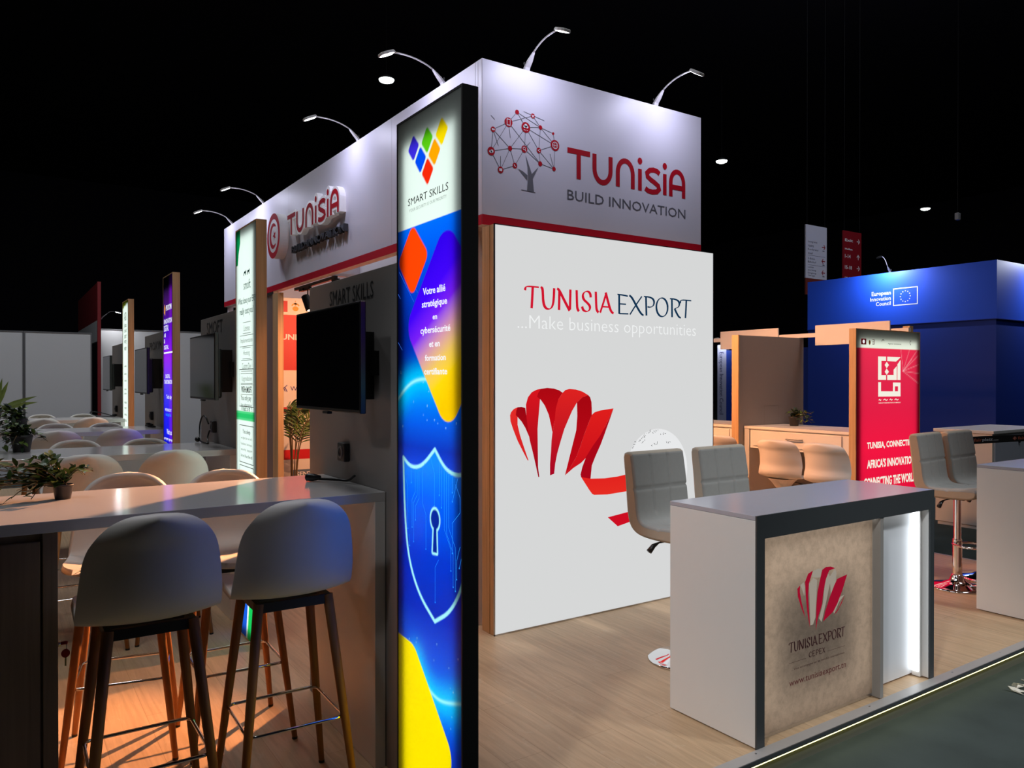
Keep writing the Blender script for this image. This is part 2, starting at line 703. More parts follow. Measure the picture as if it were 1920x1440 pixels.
TE_BOX = [(.226, .333), (.346, .459), (.477, .593), (.629, .661), (.68, .762), (.79, .829), (.835, .955)]
EX_BOX = [(.99, 1.09), (1.096, 1.232), (1.235, 1.335), (1.35, 1.471), (1.488, 1.599), (1.592, 1.706)]


# ------------------------------------------------------------------ printed light panels (colour of the print per grid point)
def sdf(P, poly):
    V = np.array(poly, float)
    d = np.full(P.shape[0], 1e9)
    s = np.ones(P.shape[0])
    j = len(V) - 1
    for i in range(len(V)):
        e = V[j] - V[i]
        w = P - V[i]
        t = np.clip((w @ e) / max(e @ e, 1e-12), 0, 1)
        b = w - t[:, None] * e
        d = np.minimum(d, (b * b).sum(1))
        c1 = P[:, 1] >= V[i][1]
        c2 = P[:, 1] < V[j][1]
        c3 = e[0] * w[:, 1] > e[1] * w[:, 0]
        s = np.where((c1 & c2 & c3) | (~c1 & ~c2 & ~c3), -s, s)
        j = i
    return s * np.sqrt(d)


def line_d(P, pts):
    V = np.array(pts, float)
    d = np.full(P.shape[0], 1e9)
    for a, b in zip(V[:-1], V[1:]):
        e = b - a
        w = P - a
        t = np.clip((w @ e) / max(e @ e, 1e-12), 0, 1)
        q = w - t[:, None] * e
        d = np.minimum(d, np.sqrt((q * q).sum(1)))
    return d


def lay(C, mask, col):
    col = np.array(col, float)
    C[:] = C * (1 - mask[:, None]) + col * mask[:, None]


def aa(d, res=0.004):
    return np.clip(0.5 - d / res, 0, 1)


def rounded(P, poly, r):
    V = np.array(poly, float)
    c = V.mean(0)
    inr = -float(sdf(c[None, :], poly)[0])
    k = max(.05, (inr - r) / inr)
    return sdf(P, c + (V - c) * k) - r


def painted_panel(name, fr, a0, a1, z0, z1, du, dv, fn, m, parent, d=0.0):
    nu, nv = int((a1 - a0) / du) + 1, int((z1 - z0) / dv) + 1
    uu, vv = np.linspace(a0, a1, nu), np.linspace(z0, z1, nv)
    A, Z = np.meshgrid(uu, vv)
    P = np.stack([A.ravel(), Z.ravel()], 1)
    C = np.clip(fn(P), 0, 1)
    pw = parent_world(parent)
    o, u, n = np.array(fr.o) - np.array(pw), np.array(fr.u), np.array(fr.n)
    X = o + P[:, :1] * u + n * d
    X[:, 2] += P[:, 1]
    me = bpy.data.meshes.new(name)
    i = np.arange(nu * nv).reshape(nv, nu)
    q = np.stack([i[:-1, :-1], i[:-1, 1:], i[1:, 1:], i[1:, :-1]], -1).reshape(-1)
    nf = (nu - 1) * (nv - 1)
    me.vertices.add(nu * nv)
    me.vertices.foreach_set('co', X.ravel())
    me.loops.add(nf * 4)
    me.loops.foreach_set('vertex_index', q)
    me.polygons.add(nf)
    me.polygons.foreach_set('loop_start', np.arange(nf) * 4)
    me.polygons.foreach_set('loop_total', np.full(nf, 4))
    me.update(calc_edges=True)
    at = me.color_attributes.new('print', 'FLOAT_COLOR', 'POINT')
    at.data.foreach_set('color', np.concatenate([C, np.ones((len(C), 1))], 1).ravel())
    me.materials.append(m)
    ob = bpy.data.objects.new(name, me)
    COL.objects.link(ob)
    ob.parent = parent
    return ob


PRINT = backlit('backlit_print', 'print')
TUBE = glow('led_backlight', (0.90, 1.0, 0.95), 1.5, sample=False)


def ramp(z, keys):
    zs = [k[0] for k in keys]
    cs = np.array([S(*k[1]) for k in keys])
    return np.stack([np.interp(z, zs, cs[:, i]) for i in range(3)], 1)


def fbox(mb, fr, a0, a1, z0, z1, d0, d1):
    mb.rings([[fr.p(a0, z0, d0), fr.p(a1, z0, d0), fr.p(a1, z1, d0), fr.p(a0, z1, d0)],
              [fr.p(a0, z0, d1), fr.p(a1, z0, d1), fr.p(a1, z1, d1), fr.p(a0, z1, d1)]])
    return mb


# ------------------------------------------------------------------ the setting
HALL_Z = -0.11
hf = MB().box(-14, 46, -6, 46, HALL_Z - 0.05, HALL_Z).build('floor', carpet('hall_carpet', S(66, 74, 72), 0.35))
struct(hf)
pf = MB().box(-4, 7.0, 2.10, 13.2, -0.03, 0.0).build('floor', plank_floor())
struct(pf)
struct(MB().box(-4, 7.0, 2.088, 2.10, HALL_Z, -0.006).build('trim_1', mat('riser_grey', S(96, 98, 92), 0.6)))
pe = MB()
pe.box(-4, 7.03, 2.048, 2.105, -0.004, 0.003)
struct(pe.build('trim_2', mat('edge_profile', S(168, 164, 160), 0.4, 0.1, var=0.05)))
struct(MB().box(-4, 7.03, 2.044, 2.049, -0.017, 0.003).build('trim_3', M['anth']))
struct(MB().box(7.0, 7.03, 2.05, 13.2, HALL_Z, 0.002).build('trim_4', mat('edge_profile', S(168, 164, 160), 0.4, 0.1)))
sc_ = MB()
for x in (2.62, 3.45, 4.22, 4.75):
    sc_.lathe([(0.001, 0.0035), (0.0045, 0.0035), (0.004, 0.005), (0.0005, 0.005)], (x, 2.085, 0), 8)
tag(sc_.build('screw', M['steel']), 'small screws in the metal edging along the stand floor', 'screws', kind='stuff')
tag(box('light_strip', glow('strip_warm_white', S(255, 244, 150), 6.0), (-4, 7.0, 2.0505, 2.0565, -0.026, -0.018)),
    'thin yellow-white light strip glowing under the edge of the raised wooden floor', 'light strip')
struct(MB().box(-14, 46, -6, 46, 12.0, 12.1).build('ceiling', M['darkhall']))
struct(MB().box(-14, 46, 46, 46.2, HALL_Z, 12).build('wall_back', M['darkhall']))
struct(MB().box(46, 46.2, -6, 46, HALL_Z, 12).build('wall_right', M['darkhall']))
struct(MB().box(-14.2, -14, -6, 46, HALL_Z, 12).build('wall_left', M['darkhall']))
struct(MB().box(-14, 46, -6.2, -6, HALL_Z, 12).build('wall_front', M['darkhall']))


# ------------------------------------------------------------------ canopy fascia of the stand
fas = thing('fascia_canopy', 'large white raised fascia box with the red stripe and red country lettering, crowning the stand', 'fascia', (2.51, 4.08, 2.53))
FZ0, FZ1 = 2.53, 3.565
box('panel', M['fascia'], (2.51, 4.475, 4.08, 4.16, FZ0, FZ1), fas, 0.003)
box('panel', M['fascia'], (2.51, 2.59, 4.16, 10.62, FZ0, FZ1), fas, 0.003)
box('panel', M['fascia'], (4.395, 4.475, 4.16, 10.62, FZ0, FZ1), fas)
box('panel', M['fascia'], (2.59, 4.395, 10.54, 10.62, FZ0, FZ1), fas)
st = MB()
rect(st, FY(4.08, 2.51), 0.0, 1.965, FZ0, 2.594, .001)
rect(st, FX(2.51, 10.62), 0.0, 6.54, FZ0, 2.594, .001)
st.build('stripe', M['red'], fas)
for x, y in ((2.56, 4.2), (4.43, 4.2), (4.43, 10.5), (2.56, 10.5)):
    box('post', M['fascia'], (x - .03, x + .03, y - .03, y + .03, 0, FZ0), fas)
sm_ = MB()
for y in (5.4, 7.9, 9.45):
    rect(sm_, FX(2.51, y), 0, .0025, 2.6, 3.56, .0006)
rect(sm_, FX(2.51, 4.13), 0, .003, 2.6, 3.56, .0006)
sm_.build('seam', mat('seam_grey', S(160, 158, 165), 0.6, var=0), fas)

R_ = FY(4.08, 2.51)
tr = MB()
NODES = [(0.263, 3.278, 0.015), (0.387, 3.277, 0.016), (0.197, 3.201, 0.03), (0.331, 3.192, 0.034), (0.448, 3.213, 0.014), (0.552, 3.192, 0.009), (0.081, 3.135, 0.017), (0.567, 3.116, 0.036), (0.067, 2.996, 0.027), (0.209, 3.037, 0.016), (0.32, 3.051, 0.023), (0.435, 3.061, 0.018), (0.137, 2.889, 0.021), (0.246, 2.933, 0.018), (0.446, 2.976, 0.016), (0.559, 2.959, 0.014)]
EDGES = [(0, 2), (0, 3), (0, 4), (2, 1), (2, 6), (2, 8), (2, 14), (3, 4), (1, 4), (3, 9), (3, 10), (3, 11), (3, 7), (4, 5), (4, 7), (4, 11), (5, 7), (7, 11), (7, 15), (6, 8), (6, 9), (8, 9), (8, 12), (9, 10), (9, 12), (9, 13), (10, 13), (10, 14), (11, 14), (11, 15), (12, 13), (14, 15)]
LOOSE = [((0.081, 3.135), (0.12, 3.04)), ((0.32, 3.051), (0.365, 3.102)), ((0.137, 2.889), (0.137, 2.976)), ((0.559, 2.959), (0.526, 3.053)), ((0.314, 3.292), (0.48, 3.263)), ((0.197, 3.201), (0.211, 3.105)), ((0.065, 3.22), (0.094, 3.199))]
for a, b in EDGES:
    stroke(tr, R_, [NODES[a][:2], NODES[b][:2]], .0032, .0012)
for a, b in LOOSE:
    stroke(tr, R_, [a, b], .0032, .0012)
stroke(tr, R_, [(.296, 2.785), (.407, 2.782)], .004, .0012)
tr.build('twig_lines', M['greytxt'], fas)
tk = MB()
flat(tk, R_, [(.329, 3.016), (.368, 2.925), (.384, 2.888), (.396, 2.784), (.341, 2.782), (.349, 2.87), (.345, 2.94)], .0014)
flat(tk, R_, [(.432, 2.952), (.385, 2.865), (.375, 2.895)], .0016)
flat(tk, R_, [(.271, 2.917), (.343, 2.852), (.345, 2.885), (.31, 2.905)], .0016)
tk.build('tree_trunk', mat('trunk_grey', S(104, 104, 112), 0.5, var=0), fas)
for a, z, r in NODES:
    nd = MB()
    disc(nd, R_, a, z, r, r, .0018)
    nd.build('tree_dot', M['redtxt'], fas)
ic = MB()
rect(ic, R_, .183, .211, 3.180, 3.222, .0024)
for s in (-1, 1):
    disc(ic, R_, .331 + s * .010, 3.196, .010, .009, .0024)
disc(ic, R_, .331, 3.203, .012, .012, .0024)
for s in (-1, 0, 1):
    disc(ic, R_, .331 + s * .013, 3.174, .003, .003, .0024)
stroke(ic, R_, ell(.567, 3.116, .022, .022, 0, 360, 20), .0035, .0024)
stroke(ic, R_, [(.547, 3.116), (.587, 3.116)], .003, .0024)
stroke(ic, R_, ell(.567, 3.116, .009, .021, 0, 360, 16), .003, .0024)
stroke(ic, R_, ell(.318, 3.054, .009, .009, 0, 360, 16), .0035, .0024)
stroke(ic, R_, [(.324, 3.048), (.334, 3.037)], .0045, .0024)
disc(ic, R_, .062, 2.992, .011, .008, .0024)
disc(ic, R_, .072, 2.996, .011, .010, .0024)
rect(ic, R_, .126, .148, 2.881, 2.898, .0024)
stroke(ic, R_, [(.24, 2.941), (.243, 2.932), (.252, 2.926)], .005, .0024)
for q in ((.43, 3.061), (.441, 3.068), (.441, 3.054)):
    disc(ic, R_, q[0], q[1], .004, .004, .0024)
stroke(ic, R_, [(.379, 3.282), (.387, 3.27), (.396, 3.283)], .006, .0024)
disc(ic, R_, .076, 3.135, .005, .006, .0024)
disc(ic, R_, .087, 3.135, .005, .006, .0024)
ic.build('tree_icons', M['whiteprint'], fas)
ic2 = MB()
rect(ic2, R_, .187, .207, 3.186, 3.217, .003)
ic2.build('phone_icon', M['redtxt'], fas)
tt = MB()
round_name(tt, R_, .671, 2.922, 1.125, .2, .036)
tt.build('lettering', M['redtxt'], fas)
tt = MB()
word(tt, 'BUILD INNOVATION', R_, .671, 1.794, 2.772, 2.840)
tt.build('lettering', M['greytxt'], fas)

L_ = FX(2.51, 10.62)
em = MB()
em.prism([L_.p(a, z, .001) for a, z in ell(2.53, 3.07, .222, .235, 0, 360, 48)[:-1]], L_.n * .10)
emb = em.build('emblem', mat('emblem_white', S(236, 232, 236), 0.35, var=0), fas)
e2 = MB()
for r0, r1, k in ((1.0, .74, 0),):
    o1, o2 = ell(2.53, 3.07, .222 * r0, .235 * r0, 0, 360, 48), ell(2.53, 3.07, .222 * r1, .235 * r1, 0, 360, 48)
    for i in range(48):
        e2.poly([L_.p(*o1[i], .1015), L_.p(*o1[i + 1], .1015), L_.p(*o2[i + 1], .1015), L_.p(*o2[i], .1015)])
oc = ell(2.525, 3.07, .128, .134, 42, 318, 40)
icn = ell(2.548, 3.07, .094, .098, 64, 296, 40)
for i in range(40):
    e2.poly([L_.p(*oc[i], .1015), L_.p(*oc[i + 1], .1015), L_.p(*icn[i + 1], .1015), L_.p(*icn[i], .1015)])
star = []
for i in range(10):
    r = .058 if i % 2 == 0 else .023
    a = math.radians(180 + 36 * i)
    star.append(L_.p(2.565 + r * math.cos(a), 3.07 + r * 1.05 * math.sin(a), .1015))
e2.poly(star)
e2.build('emblem_print', M['redtxt'], emb)
l3 = MB()
round_name(l3, L_, 2.86, 3.015, 1.42, .208, .085, .055, .055)
l3.build('letter_body', mat('letter_white', S(236, 234, 238), 0.35, var=0, emit=(1, 1, 1), strength=0.06), fas)  # slight glow put into the white letter bodies
l4 = MB()
round_name(l4, L_, 2.86, 3.015, 1.42, .208, .042, .0575)
l4.build('lettering', M['redtxt'], fas)
l5 = MB()
word(l5, 'BUILD INNOVATION', L_, 2.95, 4.356, 2.836, 2.903, .006, .045, .040)
l5.build('lettering', M['darktxt'], fas)


# ------------------------------------------------------------------ arm lamps
def arm_lamp(base, out, reach, label, power=6.0, tilt=25, lit=True, group='arm lamps along the fascia', col=(0.74, 0.74, 1.0), rise=.0, body=None):
    body = body or mat('lamp_white', S(205, 203, 205), 0.35, var=0)
    b, o = Vector(base), Vector(out).normalized()
    s = Vector((-o.y, o.x, 0))
    t = thing('arm_lamp', label, 'lamp', base, 0, group)
    br = MB()
    rings = []
    for h, w, dd, sh in ((.0, .020, .024, .0), (.02, .020, .024, .006), (.05, .019, .022, .036), (.090, .010, .012, .078), (.098, .006, .006, .087)):
        c = b + Vector((0, 0, h)) + o * sh
        rings.append([c + s * w + o * dd * .5, c - s * w + o * dd * .5, c - s * w - o * dd * .5, c + s * w - o * dd * .5])
    br.rings(rings)
    br.build('bracket', body, t, bevel=.004)
    sw = MB()
    sw.box(-.004, .004, -.003, .003, 0, .016)
    bmesh.ops.translate(sw.bm, verts=sw.bm.verts, vec=b + Vector((0, 0, .035)) - s * .021 * (1 if s.dot(b) > 0 else -1) + o * .008)
    sw.build('switch', M['black'], t)
    p0 = b + Vector((0, 0, .095)) + o * .083
    p3 = b + o * (reach - .10) + Vector((0, 0, .142 + rise))
    p1 = p0 + o * (reach * .14) + Vector((0, 0, .034 + rise * .5))
    p2 = p3 - o * (reach * .28) + Vector((0, 0, .012))
    pts = []
    for i in range(13):
        k = i / 12
        pts.append(p0 * (1 - k) ** 3 + p1 * 3 * k * (1 - k) ** 2 + p2 * 3 * k * k * (1 - k) + p3 * k ** 3)
    MB().tube(pts, .0055, 8).build('arm', body, t, smooth=True)
    # lamp head: flat slab, its underside leaning back to the wall
    th = math.radians(tilt)
    nrm = (Vector((0, 0, -math.cos(th))) - o * math.sin(th)).normalized()
    f = (o * math.cos(th) - Vector((0, 0, math.sin(th)))).normalized()
    hc = p3 + f * .052 + nrm * .006
    hd = MB()
    prof = [(-.06, .020), (-.045, .034), (.0, .040), (.04, .036), (.058, .024)]
    low = [hc + f * a + s * w for a, w in prof] + [hc + f * a - s * w for a, w in prof[::-1]]
    up_ = [hc + f * a * .9 + s * w * .9 - nrm * .018 for a, w in prof] + [hc + f * a * .9 - s * w * .9 - nrm * .018 for a, w in prof[::-1]]
    hd.rings([low, up_])
    h = hd.build('lamp_head', body, t, bevel=.003)
    le = MB()
    le.poly([hc + f * a * .8 + s * w * .8 + nrm * .0015 for a, w in prof] + [hc + f * a * .8 - s * w * .8 + nrm * .0015 for a, w in prof[::-1]])
    lo = le.build('led_panel', M['led'], h)
    lo.location = -Vector(h.location)
    if lit:
        d = bpy.data.lights.new('lamp_light', 'AREA')
        d.shape = 'DISK'
        d.size = .07
        d.energy = power
        d.color = col
        q = bpy.data.objects.new('lamp_light', d)
        COL.objects.link(q)
        q.parent = t
        q.location = hc + nrm * .006 - b
        q.rotation_euler = nrm.to_track_quat('-Z', 'Y').to_euler()
    return t


for y, lb in ((4.62, 'white arm lamp on the left fascia, nearest to the front corner'), (6.10, 'white arm lamp on the left fascia, second from the front corner'),
              (8.88, 'white arm lamp on the left fascia, third from the front corner'), (10.28, 'white arm lamp at the far end of the left fascia')):
    arm_lamp((2.535, y, FZ1), (-1, 0, 0), .475, lb, 4.8)
arm_lamp((2.86, 4.10, FZ1), (0, -1, 0), .435, 'white arm lamp above the tree logo with its lit underside showing', 3.6, 24)
arm_lamp((4.01, 4.10, FZ1), (0, -1, 0), .46, 'white arm lamp near the right corner of the fascia, lit side turned away', 3.6, 34)


# ------------------------------------------------------------------ big export lightbox
lb = thing('lightbox', 'large white glowing advertising lightbox with red ribbon picture below the fascia', 'lightbox', (2.51, 3.936, 0))
h = MB()
h.box(2.51, 2.53, 3.94, 4.078, 0, 2.51).box(4.43, 4.45, 3.94, 4.078, 0, 2.51).box(2.53, 4.43, 4.06, 4.078, 0, 2.51).box(2.53, 4.43, 3.94, 4.06, 2.495, 2.51).box(2.53, 4.43, 3.94, 4.06, 0, .012)
h.box(2.506, 2.512, 3.99, 4.0, 0, 2.51)
h.build('housing', M['oak'], lb)
fr_ = MB()
for a in ((2.508, 2.514, 3.934, 3.944, 0, 2.512), (4.446, 4.452, 3.934, 3.944, 0, 2.512), (2.508, 4.452, 3.934, 3.944, 2.506, 2.512), (2.508, 4.452, 3.934, 3.944, 0, .008)):
    fr_.box(*a)
fr_.build('edge_profile', M['steel'], lb)
G = FY(3.938, 2.51)
MB().poly([G.p(.004, .008), G.p(1.936, .008), G.p(1.936, 2.506), G.p(.004, 2.506)]).build('display_panel', glow('lightbox_face', S(214, 215, 215), 1.0), lb)
RB = dict(
    R1=[(0.114,1.342),(0.121,1.361),(0.142,1.381),(0.17,1.391),(0.16,1.369),(0.157,1.337),(0.17,1.272),(0.189,1.215),(0.218,1.141),(0.253,1.056),(0.246,1.057),(0.209,1.117),(0.17,1.183),(0.136,1.257),(0.117,1.306)],
    R2=[(0.17,1.391),(0.199,1.393),(0.228,1.385),(0.234,1.351),(0.24,1.294),(0.248,1.253),(0.258,1.204),(0.228,1.262),(0.199,1.303),(0.157,1.343),(0.16,1.369)],
    R3=[(0.348,1.504),(0.318,1.5),(0.278,1.484),(0.248,1.452),(0.233,1.407),(0.236,1.334),(0.25,1.237),(0.263,1.179),(0.288,1.097),(0.313,1.005),(0.328,0.947),(0.336,0.946),(0.326,1.013),(0.308,1.112),(0.296,1.194),(0.291,1.276),(0.293,1.366),(0.315,1.455),(0.328,1.479)],
    R4=[(0.348,1.504),(0.399,1.51),(0.451,1.505),(0.493,1.494),(0.521,1.478),(0.487,1.436),(0.466,1.378),(0.456,1.295),(0.44,1.229),(0.436,1.234),(0.428,1.28),(0.41,1.338),(0.379,1.397),(0.348,1.434),(0.318,1.455),(0.328,1.479)],
    R5=[(0.521,1.478),(0.487,1.436),(0.466,1.378),(0.456,1.295),(0.44,1.229),(0.432,1.172),(0.428,1.106),(0.42,1.023),(0.42,0.951),(0.453,0.959),(0.461,1.021),(0.477,1.086),(0.503,1.16),(0.535,1.243),(0.566,1.3),(0.599,1.359),(0.639,1.413),(0.685,1.446),(0.735,1.46),(0.685,1.484),(0.631,1.498),(0.577,1.502),(0.545,1.496)],
    R6=[(0.735,1.46),(0.751,1.445),(0.762,1.415),(0.765,1.363),(0.765,1.329),(0.729,1.261),(0.696,1.194),(0.669,1.127),(0.636,1.061),(0.588,0.996),(0.54,0.943),(0.561,0.989),(0.588,1.055),(0.615,1.138),(0.633,1.231),(0.642,1.324),(0.639,1.413),(0.685,1.446)],
    R7=[(0.765,1.329),(0.79,1.346),(0.841,1.357),(0.955,1.368),(0.909,1.29),(0.875,1.239),(0.841,1.18),(0.807,1.129),(0.751,1.072),(0.674,1.016),(0.609,0.986),(0.54,0.943),(0.588,0.996),(0.636,1.061),(0.669,1.127),(0.696,1.194),(0.729,1.261)],
    R8=[(0.955,1.368),(0.932,1.316),(0.903,1.256),(0.875,1.196),(0.841,1.128),(0.796,1.052),(0.765,0.993),(0.753,0.951),(0.754,0.906),(0.674,0.922),(0.669,0.94),(0.685,0.99),(0.718,1.056),(0.773,1.122),(0.83,1.18),(0.875,1.239),(0.909,1.29)],
    R9=[(0.674,0.922),(0.754,0.906),(0.875,0.9),(0.99,0.904),(1.094,0.915),(1.28,0.934),(1.469,0.977),(1.508,0.863),(1.28,0.816),(1.103,0.798),(1.014,0.794),(0.898,0.789),(0.785,0.796),(0.768,0.804),(0.74,0.836)],
    R10=[(0.904,0.635),(1.118,0.657),(1.342,0.692),(1.508,0.863),(1.587,0.811),(1.431,0.647),(1.145,0.591),(0.993,0.565)])
TONES = dict(R1=((226, 44, 40), (214, 30, 34)), R2=((150, 6, 18), (176, 8, 20)), R3=((216, 22, 30), (150, 6, 26)), R4=((170, 8, 18), (198, 10, 22)), R5=((222, 34, 32), (166, 4, 34)),
             R6=((164, 6, 16), (190, 10, 24)), R7=((224, 30, 28), (198, 14, 26)), R8=((176, 8, 22), (166, 6, 24)), R9=((224, 28, 28), (230, 44, 34)), R10=((196, 10, 30), (206, 14, 34)))


def toned(name, fr, shapes, tones, m, parent, d):
    bm = bmesh.new()
    cl = bm.verts.layers.float_color.new('print')
    for k, pts in shapes.items():
        zs = [p[1] for p in pts]
        c1, c2 = np.array(S(*tones[k][0])), np.array(S(*tones[k][1]))
        vs = []
        for a, z in pts:
            v = bm.verts.new(fr.p(a, z, d))
            t = (max(zs) - z) / (max(zs) - min(zs))
            v[cl] = tuple(c1 * (1 - t) + c2 * t) + (1,)
            vs.append(v)
        bm.faces.new(vs)
        d += .0002
    bmesh.ops.triangulate(bm, faces=bm.faces)
    bmesh.ops.translate(bm, verts=bm.verts, vec=-parent_world(parent))
    me = bpy.data.meshes.new(name)
    bm.to_mesh(me)
    bm.free()
    me.materials.append(m)
    o = bpy.data.objects.new(name, me)
    COL.objects.link(o)
    o.parent = parent
    return o


gm = MB()
disc(gm, G, 1.367, .915, .300, .300, .0008, 48)
gm.build('globe_picture', glow('globe_white', S(232, 233, 234), 1.0), lb)
gt = MB()
rnd = random.Random(3)
for (x, z, ang, n, s) in ((1.19, 1.135, 38, 6, .013), (1.24, 1.165, 32, 6, .013), (1.32, 1.19, 18, 5, .012), (1.215, 1.12, 36, 5, .009), (1.40, 1.178, 8, 3, .02), (1.31, 1.105, 12, 3, .024), (1.13, 1.09, 55, 4, .014), (1.065, .98, 78, 7, .012), (1.075, .90, 84, 5, .010), (1.10, .74, 100, 5, .013), (1.45, 1.12, -10, 4, .012), (1.52, 1.05, -35, 5, .012), (1.57, .95, -60, 5, .012)):
    for i in range(n):
        a = math.radians(ang)
        cx, cz = x + math.cos(a) * s * 1.1 * i, z + math.sin(a) * s * 1.1 * i
        q = [(rnd.uniform(-.5, .5), rnd.uniform(-.6, .6)) for _ in range(3)]
        stroke(gt, G, [(cx + s * (u * math.cos(a) - v * math.sin(a)), cz + s * (u * math.sin(a) + v * math.cos(a))) for u, v in q], .003, .0012)
gt.build('globe_script', mat('ink_grey', S(70, 72, 78), 0.6, var=0), lb)
toned('ribbon_picture', G, RB, TONES, glow_attr('ribbon_print', 'print'), lb, .0016)
q = MB()
serif(q, G, 'TUNISIA', TE_BOX, 2.010, 2.148, .021, .006)
q.build('lettering', glow('print_red_lit', S(208, 20, 46), 1.0, False), lb)
q = MB()
serif(q, G, 'EXPORT', EX_BOX, 2.010, 2.142, .018, .006)
q.build('lettering', glow('print_navy_lit', S(14, 48, 78), 1.0, False), lb)
q = MB()
word(q, '...Make business opportunities', G, .17, 1.754, 1.856, 1.966, -.012)
q.build('lettering', glow('print_white_lit', S(240, 242, 242), 1.0, False), lb)


# ------------------------------------------------------------------ light towers
def tower(label, y_near, y_far, h, side, paint, inset=(.055, .055, .10), x=1.24, res=(.003, .004)):
    w = y_far - y_near
    t = thing('light_tower', label, 'lightbox', (x, y_near, 0), 0, 'slim light towers beside the bar tables')
    hs = MB()
    hs.box(x, x + .06, y_near, y_near + .008, 0, h).box(x, x + .06, y_far - .008, y_far, 0, h).box(x, x + .06, y_near + .008, y_far - .008, h - .008, h)
    hs.box(x, x + .06, y_near + .008, y_far - .008, 0, .008).box(x + .052, x + .06, y_near + .008, y_far - .008, .008, h - .008)
    hs.build('housing', side, t)
    fr = FX(x, y_far)
    painted_panel('display_panel', fr, .008, w - .008, .008, h - .008, res[0], res[1], paint, PRINT, t, -.002)
    e = MB()
    a0, a1 = inset[0], w - inset[1]
    e.poly([fr.p(a0, .06, -.028), fr.p(a1, .06, -.028), fr.p(a1, h - inset[2], -.028), fr.p(a0, h - inset[2], -.028)])
    e.build('backlight', TUBE, t)
    li = MB()  # black lining added to keep the margins of the print dark
    for q_ in ((.0085, .011, .009, h - .009), (w - .011, w - .0085, .009, h - .009), (.011, w - .011, h - .011, h - .0085)):
        fbox(li, fr, q_[0], q_[1], q_[2], q_[3], -.004, -.050)
    fbox(li, fr, .011, w - .011, .009, h - .011, -.0505, -.0515)
    li.build('added_liner', M['black'], t)
    return t, fr


